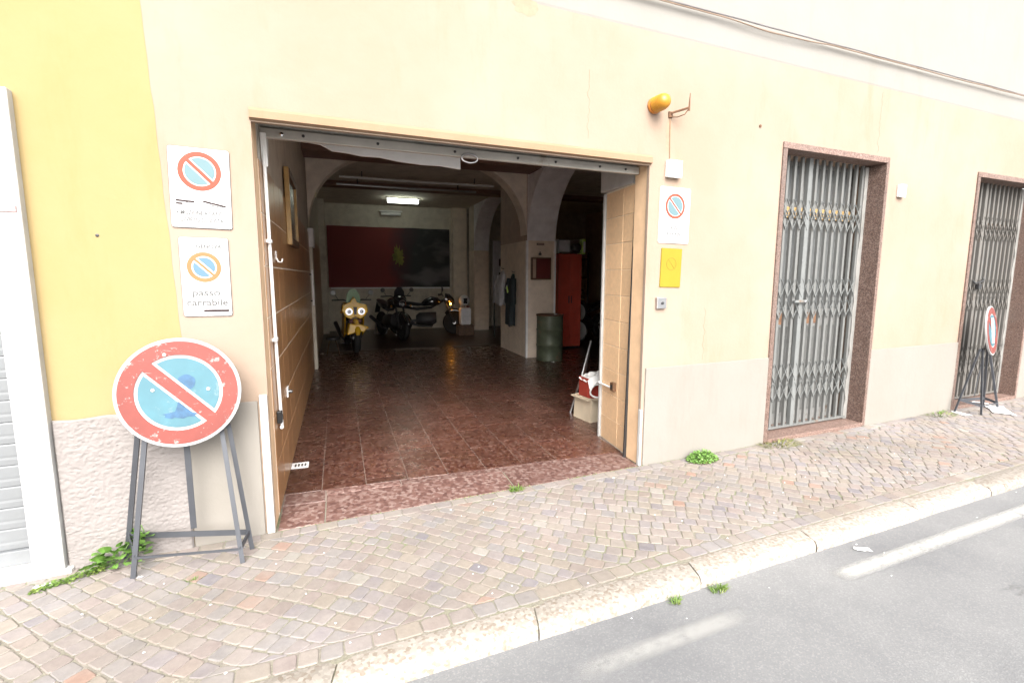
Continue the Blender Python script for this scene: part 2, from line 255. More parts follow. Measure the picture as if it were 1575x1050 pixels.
# ------------------------------------------------------------------ builders
O_INT = Vector((-0.19, 3.09, 0.0)); A_INT = -R_(4)
INT = Matrix.Translation(O_INT) @ Matrix.Rotation(A_INT, 4, 'Z')       # interior frame: u along the street wall, v into the garage
I4 = Matrix.Identity(4)
class MB:
    def __init__(s): s.v = []; s.f = []; s.tone = []; s.cur = None
    def add(s, vs, fs):
        n = len(s.v); s.v += [tuple(p) for p in vs]; s.f += [tuple(i + n for i in f) for f in fs]; s.tone += [s.cur] * len(fs); return s
    def box(s, x0, x1, y0, y1, z0, z1):
        return s.add([(x0,y0,z0),(x1,y0,z0),(x1,y1,z0),(x0,y1,z0),(x0,y0,z1),(x1,y0,z1),(x1,y1,z1),(x0,y1,z1)],
                     [(0,3,2,1),(4,5,6,7),(0,1,5,4),(1,2,6,5),(2,3,7,6),(3,0,4,7)])
    def bar(s, p0, p1, w, h, up=(0, 0, 1)):
        p0, p1, up = Vector(p0), Vector(p1), Vector(up); d = (p1 - p0).normalized()
        a = d.cross(up)
        if a.length < 1e-4: a = d.cross(Vector((1, 0, 0)))
        a.normalize(); b = a.cross(d).normalized(); a *= w / 2; b *= h / 2
        return s.add([p0-a-b, p0+a-b, p0+a+b, p0-a+b, p1-a-b, p1+a-b, p1+a+b, p1-a+b], [(0,1,2,3),(7,6,5,4),(0,4,5,1),(1,5,6,2),(2,6,7,3),(3,7,4,0)])
    def tube(s, pts, r, n=8, closed=False):
        pts = [Vector(p) for p in pts]; m = len(pts); rr = r if isinstance(r, (list, tuple)) else [r] * m
        vs = []; ref = None
        for i, p in enumerate(pts):
            if closed: d = pts[(i + 1) % m] - pts[i - 1]
            else: d = pts[min(i + 1, m - 1)] - pts[max(i - 1, 0)]
            d.normalize()
            if ref is None: ref = d.orthogonal().normalized()
            ref = (ref - d * ref.dot(d)).normalized(); b = d.cross(ref)
            vs += [p + (ref * math.cos(2*math.pi*k/n) + b * math.sin(2*math.pi*k/n)) * rr[i] for k in range(n)]
        fs = []
        for i in range(m if closed else m - 1):
            j = (i + 1) % m
            fs += [(i*n+k, i*n+(k+1) % n, j*n+(k+1) % n, j*n+k) for k in range(n)]
        if not closed: fs += [tuple(range(n - 1, -1, -1)), tuple((m-1)*n + k for k in range(n))]
        return s.add(vs, fs)
    def lathe(s, prof, n=24, mat=I4):                       # profile (r, z) round local z
        vs = [mat @ Vector((r*math.cos(2*math.pi*k/n), r*math.sin(2*math.pi*k/n), z)) for r, z in prof for k in range(n)]
        fs = [(i*n+k, i*n+(k+1) % n, (i+1)*n+(k+1) % n, (i+1)*n+k) for i in range(len(prof)-1) for k in range(n)]
        fs += [tuple(range(n-1, -1, -1)), tuple((len(prof)-1)*n + k for k in range(n))]
        return s.add(vs, fs)
    def prism(s, poly, a, b, plane='xz'):                   # polygon extruded along the third axis from a to b
        put = {'xz': lambda p, t: (p[0], t, p[1]), 'xy': lambda p, t: (p[0], p[1], t), 'yz': lambda p, t: (t, p[0], p[1])}[plane]
        n = len(poly)
        return s.add([put(p, a) for p in poly] + [put(p, b) for p in poly], [tuple(range(n)), tuple(range(2*n-1, n-1, -1))] + [(i, n+i, n+(i+1) % n, (i+1) % n) for i in range(n)])
    def annulus(s, r0, r1, y0, y1, n=48, a0=0.0, a1=2*math.pi, c=(0, 0)):   # flat ring in xz, thickness y0..y1
        full = abs(a1 - a0 - 2*math.pi) < 1e-6; m = n if full else n + 1; vs = []
        for k in range(m):
            t = a0 + (a1 - a0) * k / n; ct, st = math.cos(t), math.sin(t)
            vs += [(c[0]+r0*ct, y0, c[1]+r0*st), (c[0]+r1*ct, y0, c[1]+r1*st), (c[0]+r1*ct, y1, c[1]+r1*st), (c[0]+r0*ct, y1, c[1]+r0*st)]
        fs = []
        for k in range(n):
            a, b = 4*k, 4*((k+1) % m); fs += [(a, a+1, b+1, b), (a+1, a+2, b+2, b+1), (a+2, a+3, b+3, b+2), (a+3, a, b, b+3)]
        return s.add(vs, fs)
    def segment(s, r, off, side, ang, y0, y1, c=(0, 0), n=24):   # circular segment beyond a chord at distance off, chord turned by ang
        h = math.acos(off / r); pts = []
        base = ang + (math.pi/2 if side > 0 else -math.pi/2)
        for k in range(n + 1):
            t = base - h + 2*h*k/n; pts.append((c[0]+r*math.cos(t), c[1]+r*math.sin(t)))
        return s.prism(pts, y0, y1, 'xz')
    def slab(s, poly, z0, z1, ch=0.003):                    # flat tile from a convex xy polygon with a chamfered top edge
        n = len(poly); cx = sum(p[0] for p in poly)/n; cy = sum(p[1] for p in poly)/n; ins = []
        for p in poly:
            d = math.hypot(p[0]-cx, p[1]-cy) or 1; ins.append((p[0]-(p[0]-cx)/d*ch*1.4, p[1]-(p[1]-cy)/d*ch*1.4))
        vs = [(*p, z0) for p in poly] + [(*p, z1-ch) for p in poly] + [(*p, z1) for p in ins]
        fs = [tuple(range(2*n, 3*n))] + [(i, (i+1) % n, n+(i+1) % n, n+i) for i in range(n)] + [(n+i, n+(i+1) % n, 2*n+(i+1) % n, 2*n+i) for i in range(n)]
        return s.add(vs, fs)
    def build(s, name, mat, parent=None, basis=None, smooth=False, bevel=0.0, world=True, fix=True):
        me = bpy.data.meshes.new(name); me.from_pydata(s.v, [], s.f)
        if any(t is not None for t in s.tone):
            at = me.color_attributes.new('tone', 'FLOAT_COLOR', 'CORNER'); k = 0
            buf = []
            for p, t in zip(s.f, s.tone): buf += list((*(t or (0.5, 0.5, 0.5)), 1.0)) * len(p)
            at.data.foreach_set('color', buf)
        if fix and len(s.f) < 30000:
            bm = bmesh.new(); bm.from_mesh(me); bmesh.ops.recalc_face_normals(bm, faces=bm.faces); bm.to_mesh(me); bm.free()
        me.materials.append(M[mat] if isinstance(mat, str) else mat)
        if smooth: me.polygons.foreach_set('use_smooth', [True] * len(me.polygons))
        me.update()
        o = bpy.data.objects.new(name, me); C.objects.link(o)
        if basis is not None: o.matrix_basis = basis
        if parent is not None:
            o.parent = parent
            if world: o.matrix_parent_inverse = world_of(parent).inverted()
        if bevel:
            b = o.modifiers.new('bevel', 'BEVEL'); b.width = bevel; b.segments = 2; b.limit_method = 'ANGLE'; b.angle_limit = R_(40)
        if smooth and bevel == 0:
            try:
                e = o.modifiers.new('edges', 'EDGE_SPLIT'); e.split_angle = R_(42)
            except Exception: pass
        return o
WORLD = {}
def world_of(o):
    if o.name in WORLD: return WORLD[o.name]
    m = o.matrix_basis.copy()
    if o.parent is not None: m = world_of(o.parent) @ o.matrix_parent_inverse @ m
    return m
def tag(o, label=None, cat=None, group=None, kind=None):
    for k, v in (('label', label), ('category', cat), ('group', group), ('kind', kind)):
        if v: o[k] = v
    return o
def thing(name, label, cat, mat=I4, group=None):
    o = bpy.data.objects.new(name, None); C.objects.link(o); o.empty_display_size = 0.1; o.matrix_basis = mat
    return tag(o, label, cat, group)
def T(x, y, z): return Matrix.Translation((x, y, z))
def RZ(d): return Matrix.Rotation(R_(d), 4, 'Z')
def RX(d): return Matrix.Rotation(R_(d), 4, 'X')
def RY(d): return Matrix.Rotation(R_(d), 4, 'Y')
def part(parent, name, mat, mb, **kw): kw.setdefault('world', False); return mb.build(name, mat, parent, **kw)
def wpart(parent, name, mat, mb, **kw): return mb.build(name, mat, parent, world=True, **kw)     # coordinates given in the world
def ipart(parent, name, mat, mb, **kw): return mb.build(name, mat, parent, basis=INT, world=True, **kw)  # coordinates in the interior frame
def copy_tree(o, parent=None):
    c = o.copy(); C.objects.link(c)
    if parent is not None: c.parent = parent
    for ch in [x for x in bpy.data.objects if x.parent == o]: copy_tree(ch, c)
    return c
def lettering(parent, text, size, x, y, z, mat, basis=None, width=None):
    cu = bpy.data.curves.new('lettering', 'FONT'); cu.body = text; cu.size = size; cu.align_x = 'CENTER'; cu.extrude = 0.0004; cu.offset = 0.0011
    to = bpy.data.objects.new('tmp', cu); C.objects.link(to)
    dg = bpy.context.evaluated_depsgraph_get(); me = bpy.data.meshes.new_from_object(to.evaluated_get(dg))
    bpy.data.objects.remove(to)
    xs = [v.co.x for v in me.vertices]; k = (width / (max(xs) - min(xs))) if width and xs else 1.0
    for v in me.vertices: v.co = Vector((x + v.co.x * k, y - v.co.z, z + v.co.y))
    me.materials.clear(); me.materials.append(M[mat])
    o = bpy.data.objects.new('lettering', me); C.objects.link(o); o.parent = parent
    return o
def panel(xs, zs, solid, y0, y1):                            # a wall on a grid of cells, open where solid() is false
    mb = MB(); nx, nz = len(xs)-1, len(zs)-1
    S = [[solid((xs[i]+xs[i+1])/2, (zs[k]+zs[k+1])/2) for k in range(nz)] for i in range(nx)]
    g = lambda i, k: 0 <= i < nx and 0 <= k < nz and S[i][k]
    for i in range(nx):
        for k in range(nz):
            if not S[i][k]: continue
            a, b, c, d = xs[i], xs[i+1], zs[k], zs[k+1]
            q = lambda *p: mb.add(p, [(0, 1, 2, 3)])
            q((a,y0,c),(b,y0,c),(b,y0,d),(a,y0,d)); q((b,y1,c),(a,y1,c),(a,y1,d),(b,y1,d))
            if not g(i-1,k): q((a,y1,c),(a,y0,c),(a,y0,d),(a,y1,d))
            if not g(i+1,k): q((b,y0,c),(b,y1,c),(b,y1,d),(b,y0,d))
            if not g(i,k-1): q((a,y1,c),(b,y1,c),(b,y0,c),(a,y0,c))
            if not g(i,k+1): q((a,y0,d),(b,y0,d),(b,y1,d),(a,y1,d))
    return mb
F = 3.094                                                     # plane of the street front
GX0, GX1, GZ = -0.19, 2.437, 2.315                            # garage opening
DOORS = [(3.813, 5.24), (6.79, 8.22)]; DZ = 2.625
# ------------------------------------------------------------------ ground, road, pavement
ROAD_Z = -0.06; KF, KB = 1.752, 1.905                         # kerb front, kerb back
road = tag(MB().add([(-60,-60,ROAD_Z),(60,-60,ROAD_Z),(60,KF+0.05,ROAD_Z),(-60,KF+0.05,ROAD_Z)], [(0,1,2,3)]).build('road', 'asphalt'), kind='structure')
wpart(road, 'painted_line', 'line', MB().box(2.52, 9.5, 1.485, 1.60, ROAD_Z + 0.001, ROAD_Z + 0.0045))
wpart(road, 'painted_line', 'line_faint', MB().box(0.92, 1.86, 1.47, 1.58, ROAD_Z + 0.001, ROAD_Z + 0.0045))
pave = tag(MB().box(-9, 14, KB - 0.02, F + 0.3, -0.3, -0.0034).build('pavement', 'joint'), kind='structure')
# kerb stones
kerb = tag(MB().box(-9, 14, KF + 0.02, KB - 0.005, -0.3, -0.013).build('kerb', 'joint'), kind='structure')
kx = [-8.1, -7.2, -6.25, -5.4, -4.5, -3.6, -2.65, -1.75, -0.85, 0.075, 0.93, 1.84, 2.70, 3.70, 4.56, 5.6, 6.5, 7.45, 8.4, 9.3, 10.2, 11.1, 12.0, 12.9]
for i in range(len(kx) - 1):
    mb = MB(); a, b = kx[i] + 0.0035, kx[i+1] - 0.0035; sl = -0.045; dz = 0.004 * (((i * 5) % 7) / 6 - 0.5); dy = 0.006 * (((i * 3) % 5) / 4 - 0.5)
    nx = 14; rows = [(KF + dy, -0.2), (KF + dy - 0.004, -0.022), (KF + dy + 0.006, -0.006), (KF + dy + 0.022, 0.002), (KF + 0.075, 0.004), (KB - 0.03, 0.004), (KB - 0.004, -0.002), (KB, -0.2)]
    vs = []
    for (yy, zz) in rows:
        for k in range(nx + 1):
            x = a + (b - a) * k / nx; e = min(k, nx - k) / 1.0
            xx = x + sl * (KB - yy) / 0.15
            n_ = noise.noise(Vector((xx * 9, yy * 30, i))) * 0.0035
            zr = zz + (dz + n_ - (0.007 if e == 0 else 0)) * (1 if zz > -0.1 else 0)
            vs.append((xx, yy + noise.noise(Vector((xx * 5, i * 3.1, 2))) * 0.004, zr))
    m_ = nx + 1
    fs = [(r*m_+k, r*m_+k+1, (r+1)*m_+k+1, (r+1)*m_+k) for r in range(len(rows)-1) for k in range(nx)]
    fs += [tuple(r*m_ for r in range(len(rows))), tuple(r*m_+nx for r in range(len(rows)-1, -1, -1))]
    mb.add(vs, fs); wpart(kerb, 'kerb_stone', 'kerb', mb, smooth=True)
# cobbles laid in segmental arcs
COB = [(0.215, 0.185, 0.174), (0.211, 0.19, 0.187), (0.198, 0.187, 0.187), (0.221, 0.187, 0.169), (0.224, 0.198, 0.172), (0.194, 0.178, 0.187), (0.218, 0.194, 0.186), (0.205, 0.194, 0.194), (0.208, 0.177, 0.169), (0.229, 0.205, 0.187)]
HOT = [(0.244, 0.169, 0.14), (0.162, 0.153, 0.169), (0.259, 0.246, 0.228)]
def stone_mesh(mb, quad, seed, dz):
    rnd = random.Random(seed)
    cx = sum(p[0] for p in quad)/4; cy = sum(p[1] for p in quad)/4
    ring = []
    for i in range(4):
        p, q, r = Vector(quad[i-1]), Vector(quad[i]), Vector(quad[(i+1) % 4])
        c1 = 0.06 + 0.09 * rnd.random(); c2 = 0.06 + 0.09 * rnd.random()
        ring += [q + (p - q) * c1, q + (r - q) * c2]
    tx, ty = rnd.uniform(-0.022, 0.022), rnd.uniform(-0.022, 0.022)
    def z(p, k): return k + dz + (p[0]-cx)*tx + (p[1]-cy)*ty
    c = Vector((cx, cy)); n = len(ring)
    top = [c + (p - c) * 0.90 for p in ring]
    mid = [c + (p - c) * 0.975 for p in ring]
    vs = [(p.x, p.y, -0.03) for p in ring] + [(p.x, p.y, z(p, -0.0026)) for p in ring] + [(p.x, p.y, z(p, -0.0008)) for p in mid] + [(p.x, p.y, z(p, 0.0005)) for p in top]
    fs = [tuple(range(3*n, 4*n))]
    for L in range(3): fs += [(L*n+i, L*n+(i+1) % n, (L+1)*n+(i+1) % n, (L+1)*n+i) for i in range(n)]
    t = rnd.choice(COB) if rnd.random() > 0.045 else rnd.choice(HOT)
    k = rnd.uniform(0.92, 1.08); mb.cur = tuple(x * k for x in t); mb.add(vs, fs)
stones = []
Y0c, Y1c = KB + 0.006, F - 0.015
SZ = 0.082; BW = 0.088                                        # sett size and width of the border rows
def warp(x, y):
    return (x + 0.035 * math.sin(y * 3.1 + x * 1.3), y + 0.075 * math.sin(2 * math.pi * x / 2.1 + 0.6) + 0.02 * noise.noise(Vector((x * 1.7, y * 2.1, 0.3))))
def add_stone(Q, lo, hi):
    cy = sum(p[1] for p in Q) / 4
    if cy < lo - 0.028 or cy > hi + 0.028: return
    Q = [(p[0], min(max(p[1], lo), hi)) for p in Q]
    ar = 0.5 * abs(sum(Q[i][0]*Q[(i+1) % 4][1] - Q[(i+1) % 4][0]*Q[i][1] for i in range(4)))
    if ar > 0.0014: stones.append((Q, ar))
jit = lambda a=0.005: random.uniform(-a, a)
c45, s45 = math.cos(R_(43)), math.sin(R_(43)); g_ = 0.0032
for r in range(-10, 190):
    q0 = r * SZ - 6.0; p = -9.0 + random.random() * SZ
    while p < 12.0:
        L = SZ * random.uniform(0.86, 1.22); pc, qc = p + L / 2, q0 + SZ / 2
        X, Y = pc * c45 + qc * s45, -pc * s45 + qc * c45
        if -5 < X < 13 and KB - 0.15 < Y < F + 0.15:
            Q = []
            for a, b in ((p + g_, q0 + g_), (p + L - g_, q0 + g_), (p + L - g_, q0 + SZ - g_), (p + g_, q0 + SZ - g_)):
                a += jit(); b += jit(); Q.append(warp(a * c45 + b * s45, -a * s45 + b * c45))
            add_stone(Q, Y0c + BW + 0.003, Y1c - BW * 0.9 - 0.003)
        p += L
for ya, yb_ in ((Y0c, Y0c + BW), (Y1c - BW * 0.9, Y1c)):
    x = -5.0
    while x < 13.0:
        L = random.uniform(0.08, 0.125)
        add_stone([(x + g_ + jit(), ya + g_ * 0.5), (x + L - g_ + jit(), ya + g_ * 0.5), (x + L - g_ + jit(), yb_ - g_ + jit(0.003)), (x + g_ + jit(), yb_ - g_ + jit(0.003))], ya, yb_); x += L
def in_view(x, y):
    p = Vector((x, y, -1.5)); z = p.dot(fwd)
    if z < 0.2: return 0
    X, Y = p.dot(right)/z*761, p.dot(down)/z*761
    return 1.0/(p.length**2 * z / 1.5) if abs(X) < 780 and abs(Y) < 518 else 0
scored = sorted(range(len(stones)), key=lambda i: -in_view(*stones[i][0][0]) * stones[i][1])
near = set(scored[:300]); rest = MB()
for i, (Q, ar) in enumerate(stones):
    dz = random.Random(i * 3 + 1).uniform(-0.0012, 0.0012)
    if i in near:
        mb = MB(); stone_mesh(mb, Q, i, dz); wpart(pave, 'paving_stone', 'cobble', mb)
    else: stone_mesh(rest, Q, i, dz)
tag(wpart(pave, 'paving_stones', 'cobble', rest), kind='stuff')
# ------------------------------------------------------------------ garage building: street front
gb = thing('garage_building', 'long cream stucco ground floor with open garage and two gated doorways', 'building', T(2.4, F, 0))
def solid_front(x, z):
    if GX0 < x < GX1 and z < GZ: return False
    return not any(a < x < b and z < DZ for a, b in DOORS)
wpart(gb, 'wall', 'cream', panel([-0.699, GX0, GX1, DOORS[0][0], DOORS[0][1], DOORS[1][0], DOORS[1][1], 14.0], [-0.05, GZ, DZ, 3.235], solid_front, F, F + 0.028))
wpart(gb, 'upper_wall', 'white_wall', MB().box(-0.699, 14, F + 0.012, F + 0.2, 3.46, 9.0))
wpart(gb, 'string_course', 'white_wall', MB().prism([(F + 0.001, 3.2355), (F - 0.0012, 3.250), (F - 0.0012, 3.455), (F - 0.0005, 3.458), (F + 0.2, 3.458), (F + 0.2, 3.2355)], -0.64, 14, 'yz'))
wpart(gb, 'door_moulding', 'trim', MB().prism([(F - 0.002, 2.322), (F - 0.026, 2.330), (F - 0.026, 2.368), (F - 0.014, 2.384), (F - 0.002, 2.388)], GX0 - 0.006, GX1 + 0.008, 'yz'))
def plinth(x0, x1, h=0.79):
    wpart(gb, 'plinth', 'plinth', MB().box(x0, x1, F - 0.012, F - 0.001, -0.02, h), bevel=0.004)
plinth(-0.60, GX0 - 0.055, 0.795); plinth(GX1 + 0.03, DOORS[0][0] - 0.002); plinth(DOORS[0][1] + 0.002, DOORS[1][0] - 0.002, 0.78); plinth(DOORS[1][1] + 0.002, 14)
wpart(gb, 'corner_guard', 'white_paint', MB().box(GX0 - 0.045, GX0 - 0.004, F - 0.022, F - 0.0015, 0.0, 0.83), bevel=0.004)
wpart(gb, 'corner_guard', 'white_paint', MB().box(GX1 - 0.006, GX1 + 0.012, F - 0.012, F + 0.02, 0.0, 0.46), bevel=0.003)
# granite surrounds of the gated doorways
for a, b in DOORS:
    Yg = F + 0.155
    wpart(gb, 'granite_jamb', 'granite_red', MB().box(a - 0.004, a + 0.045, F - 0.014, Yg, 0.0, DZ - 0.05), bevel=0.003)
    wpart(gb, 'granite_jamb', 'granite_red', MB().box(b - 0.035, b + 0.004, F - 0.014, Yg, 0.0, DZ - 0.05), bevel=0.003)
    wpart(gb, 'granite_lintel', 'granite_red', MB().box(a - 0.004, b + 0.004, F - 0.014, Yg, DZ - 0.048, DZ + 0.004), bevel=0.003)
    wpart(gb, 'granite_sill', 'granite_red', MB().box(a + 0.047, b - 0.037, F - 0.018, Yg + 0.2, -0.02, 0.035), bevel=0.004)
    # ragged mortar beside the gate channel
    mb = MB(); pts = [(b - 0.02, 0.04)]
    for k in range(26): pts.append((b - 0.085 - 0.035 * noise.noise(Vector((k * 0.9, a, 0))) , 0.04 + (DZ - 0.10) * k / 25))
    pts.append((b - 0.02, DZ - 0.06))
    mb.prism(pts, Yg - 0.006, Yg + 0.05, 'xz'); wpart(gb, 'mortar_strip', 'concrete', mb)
    wpart(gb, 'doorway_side', 'plaster_brown', MB().box(a - 0.05, a + 0.03, Yg + 0.002, Yg + 0.21, 0.0, DZ))
    wpart(gb, 'doorway_side', 'plaster_brown', MB().box(b - 0.018, b + 0.05, Yg + 0.055, Yg + 0.21, 0.0, DZ))
    wpart(gb, 'doorway_head', 'plaster_brown', MB().box(a + 0.032, b - 0.02, Yg + 0.002, Yg + 0.21, DZ - 0.046, DZ + 0.05))
# small wall marks
wpart(gb, 'wall_plug', 'rust', MB().lathe([(0.004, -0.006), (0.011, -0.004), (0.012, 0.004), (0.005, 0.006)], 10, T(3.53, F - 0.003, 2.72) @ RX(90)), smooth=True)
for (x, z0, z1, sd_) in ((5.06, 2.66, 3.2, 1.0), (3.05, 0.82, 1.25, 2.0), (1.9, 2.45, 2.9, 3.0)):
    pts = [(x + 0.03 * noise.noise(Vector((k * 0.35, sd_, 0))), F - 0.0002, z0 + (z1 - z0) * k / 24) for k in range(25)]
    wpart(gb, 'hairline_crack', 'trim', MB().tube(pts, 0.0014, 4))
for (x, z, w_, h_, sd_) in ((1.42, 3.20, 0.09, 0.05, 1.0), (2.60, 2.55, 0.022, 0.13, 2.0)):
    pts = [(x + w_ * math.cos(t) * (1 + 0.35 * noise.noise(Vector((math.cos(t) * 2, math.sin(t) * 2, sd_)))), z + h_ * math.sin(t) * (1 + 0.35 * noise.noise(Vector((math.sin(t) * 2, math.cos(t) * 2, sd_))))) for t in [2*math.pi*k/26 for k in range(26)]]
    yy = F - 0.0125 if z < 0.7 else F - 0.0006
    wpart(gb, 'rust_smear', 'smear', MB().prism(pts, yy, yy + 0.0004, 'xz'))
# ------------------------------------------------------------------ garage building: interior shell
CZ = 3.42; BV = 11.3; PU0, PU1 = 3.65, 4.21
ipart(gb, 'inner_wall', 'plaster_in', MB().box(-0.30, -0.012, 0.21, BV + 0.3, -0.1, CZ + 0.1))
ipart(gb, 'back_wall', 'plaster_in', MB().box(-0.012, 8.2, BV, BV + 0.3, -0.1, CZ + 0.1))
ipart(gb, 'inner_wall', 'plaster_brown', MB().box(7.9, 8.2, 1.6, BV, -0.1, CZ + 0.1))
ipart(gb, 'front_inner_wall', 'plaster_in', MB().prism([(2.748, 0.80), (8.2, 1.5), (8.2, 1.65), (2.748, 0.95)], -0.1, CZ + 0.1, 'xy'))
ipart(gb, 'front_inner_wall', 'plaster_in', MB().box(-0.012, 2.74, 0.42, 0.50, 2.62, CZ + 0.1))
ipart(gb, 'ceiling', 'plaster_in', MB().prism([(-0.3, 0.30), (2.7, 0.36), (8.2, 0.98), (8.2, BV + 0.3), (-0.3, BV + 0.3)], CZ, CZ + 0.2, 'xy'))
ipart(gb, 'ceiling_beam', 'beam', MB().box(-0.01, PU0, 4.75, 5.30, 3.27, CZ - 0.002))
ipart(gb, 'ceiling_beam', 'beam', MB().box(-0.01, 7.9, 7.9, 8.25, 3.33, CZ - 0.002))
ipart(gb, 'jamb_wall', 'plaster_in', MB().add([(2.652, 0.396, -0.05), (2.705, 0.955, -0.05), (2.745, 0.955, -0.05), (2.745, 0.396, -0.05), (2.652, 0.396, 3.5), (2.705, 0.955, 3.5), (2.745, 0.955, 3.5), (2.745, 0.396, 3.5)],
      [(0,3,2,1),(4,5,6,7),(0,1,5,4),(1,2,6,5),(2,3,7,6),(3,0,4,7)]))
# painted reveals between front and shutter guides
ipart(gb, 'reveal', 'reveal', MB().box(2.628, 2.75, 0.216, 0.387, 0.0, 2.6), bevel=0.004)
ipart(gb, 'reveal', 'reveal', MB().box(-0.14, -0.004, 0.040, 0.205, 0.0, 2.6), bevel=0.004)
# stub wall / pillar with the arches springing from it
pl = ipart(gb, 'pillar', 'plaster_beige', MB().box(PU0, PU1, 5.41, 6.95, -0.02, 2.14))
ipart(pl, 'corner_strip', 'plaster_white', MB().box(PU0 - 0.012, PU0 + 0.022, 5.398, 5.44, 0.0, 2.14)); ipart(pl, 'corner_strip', 'plaster_white', MB().box(PU1 - 0.022, PU1 + 0.012, 5.398, 5.44, 0.0, 2.14))
ipart(gb, 'pillar_head', 'plaster_brown', MB().box(PU0, PU1, 5.412, 6.95, 2.142, CZ - 0.001))
p2 = ipart(gb, 'pillar', 'plaster_beige', MB().box(3.98, 4.40, 10.35, 10.9, -0.02, 2.2))
ipart(gb, 'pillar_head', 'plaster_in', MB().box(3.98, 4.40, 10.352, 10.9, 2.202, CZ - 0.001))
def curve(w_, h_, z0, n=14): return [(w_ * (1 - math.cos(t)) , z0 + h_ * math.sin(t)) for t in [math.pi/2*k/n for k in range(n+1)]]
def arch_v(v0, u0, u1, z0, w_, h_):     # springs from the front face at v0 towards the street
    pts = [(v0 + 0.001 - d, z) for d, z in curve(w_, h_, z0)]
    poly = pts + [(v0 + 0.001, z0 + h_)]
    ipart(gb, 'arch', 'plaster_white', MB().prism(poly, u0, u1, 'yz'))
arch_v(5.411, PU0 + 0.001, PU1 - 0.001, 2.14, 1.5, CZ - 2.142)
arch_v(10.35, 3.981, 4.399, 2.2, 1.5, CZ - 2.202)
for s, ub in ((1, 0.0), (-1, PU0)):
    pts = [(ub + s * d, z) for d, z in curve(1.15, CZ - 2.24, 2.24)] + [(ub, CZ - 0.001)]
    ipart(gb, 'arch', 'arch_paint', MB().prism(pts, 5.43, 5.75, 'xz'))
ipart(gb, 'pilaster', 'plaster_white', MB().box(-0.011, 0.07, 5.40, 5.78, 1.95, 2.24), bevel=0.01)
ipart(gb, 'pilaster', 'plaster_in', MB().box(-0.011, 0.045, 5.42, 5.76, 0.0, 1.948))
ipart(gb, 'pilaster', 'plaster_in', MB().box(-0.011, 0.14, 10.6, 11.0, 0.0, CZ - 0.002))
ipart(gb, 'pilaster', 'plaster_beige', MB().box(3.55, 3.95, 11.05, BV - 0.001, 0.0, CZ - 0.002))
# wall tiles: left wall and right jamb
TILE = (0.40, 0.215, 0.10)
lt = ipart(gb, 'tiled_lining', 'tilegrout', MB().box(-0.0115, -0.004, 0.212, 5.40, 0.0, 2.17))
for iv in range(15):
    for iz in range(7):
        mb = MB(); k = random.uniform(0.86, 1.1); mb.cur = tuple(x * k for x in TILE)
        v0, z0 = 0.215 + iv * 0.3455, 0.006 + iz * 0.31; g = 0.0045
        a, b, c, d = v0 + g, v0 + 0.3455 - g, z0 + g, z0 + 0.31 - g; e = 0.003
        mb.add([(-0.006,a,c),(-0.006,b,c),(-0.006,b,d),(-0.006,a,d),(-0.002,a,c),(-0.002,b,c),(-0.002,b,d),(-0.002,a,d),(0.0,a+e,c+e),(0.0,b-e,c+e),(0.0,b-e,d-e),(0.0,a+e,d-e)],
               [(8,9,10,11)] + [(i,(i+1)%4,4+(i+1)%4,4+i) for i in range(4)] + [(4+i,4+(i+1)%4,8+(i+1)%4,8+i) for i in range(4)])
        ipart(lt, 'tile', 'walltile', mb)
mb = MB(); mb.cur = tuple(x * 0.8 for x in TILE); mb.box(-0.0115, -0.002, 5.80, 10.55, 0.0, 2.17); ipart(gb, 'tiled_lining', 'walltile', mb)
def jp(v, d): # point on the slanting right jamb at depth v, d proud
    t = (v - 0.405) / 0.55; return (2.655 + 0.05 * t - d, v)
rt = ipart(gb, 'tiled_lining', 'tilegrout', MB().add([(*jp(0.41,0.002),0),(*jp(0.945,0.002),0),(*jp(0.945,0.002),2.5),(*jp(0.41,0.002),2.5)], [(0,1,2,3)]))
rows = [0.0, 0.20, 0.56, 0.80, 1.02, 1.24, 1.46, 1.68, 1.90, 2.12, 2.34]
rows = [0.005 + 0.222 * k for k in range(11)]
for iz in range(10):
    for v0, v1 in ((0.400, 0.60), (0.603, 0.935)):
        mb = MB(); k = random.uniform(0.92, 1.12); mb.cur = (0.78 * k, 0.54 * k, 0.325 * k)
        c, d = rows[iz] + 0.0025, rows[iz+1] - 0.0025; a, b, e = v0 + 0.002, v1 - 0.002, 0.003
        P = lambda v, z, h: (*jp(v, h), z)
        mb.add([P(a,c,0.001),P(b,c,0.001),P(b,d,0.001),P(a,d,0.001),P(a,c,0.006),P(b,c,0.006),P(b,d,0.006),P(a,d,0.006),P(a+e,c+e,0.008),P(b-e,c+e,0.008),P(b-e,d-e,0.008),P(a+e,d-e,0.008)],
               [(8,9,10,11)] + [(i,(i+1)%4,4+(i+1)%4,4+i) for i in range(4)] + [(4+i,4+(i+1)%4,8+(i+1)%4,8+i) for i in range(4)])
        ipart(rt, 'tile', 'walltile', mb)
ipart(gb, 'corner_strip', 'white_paint', MB().bar((2.693, 0.952, 0.0), (2.693, 0.952, 2.225), 0.022, 0.03))
ipart(gb, 'jamb_cap', 'white_paint', MB().box(2.64, 2.745, 0.43, 0.945, 2.235, 2.62))
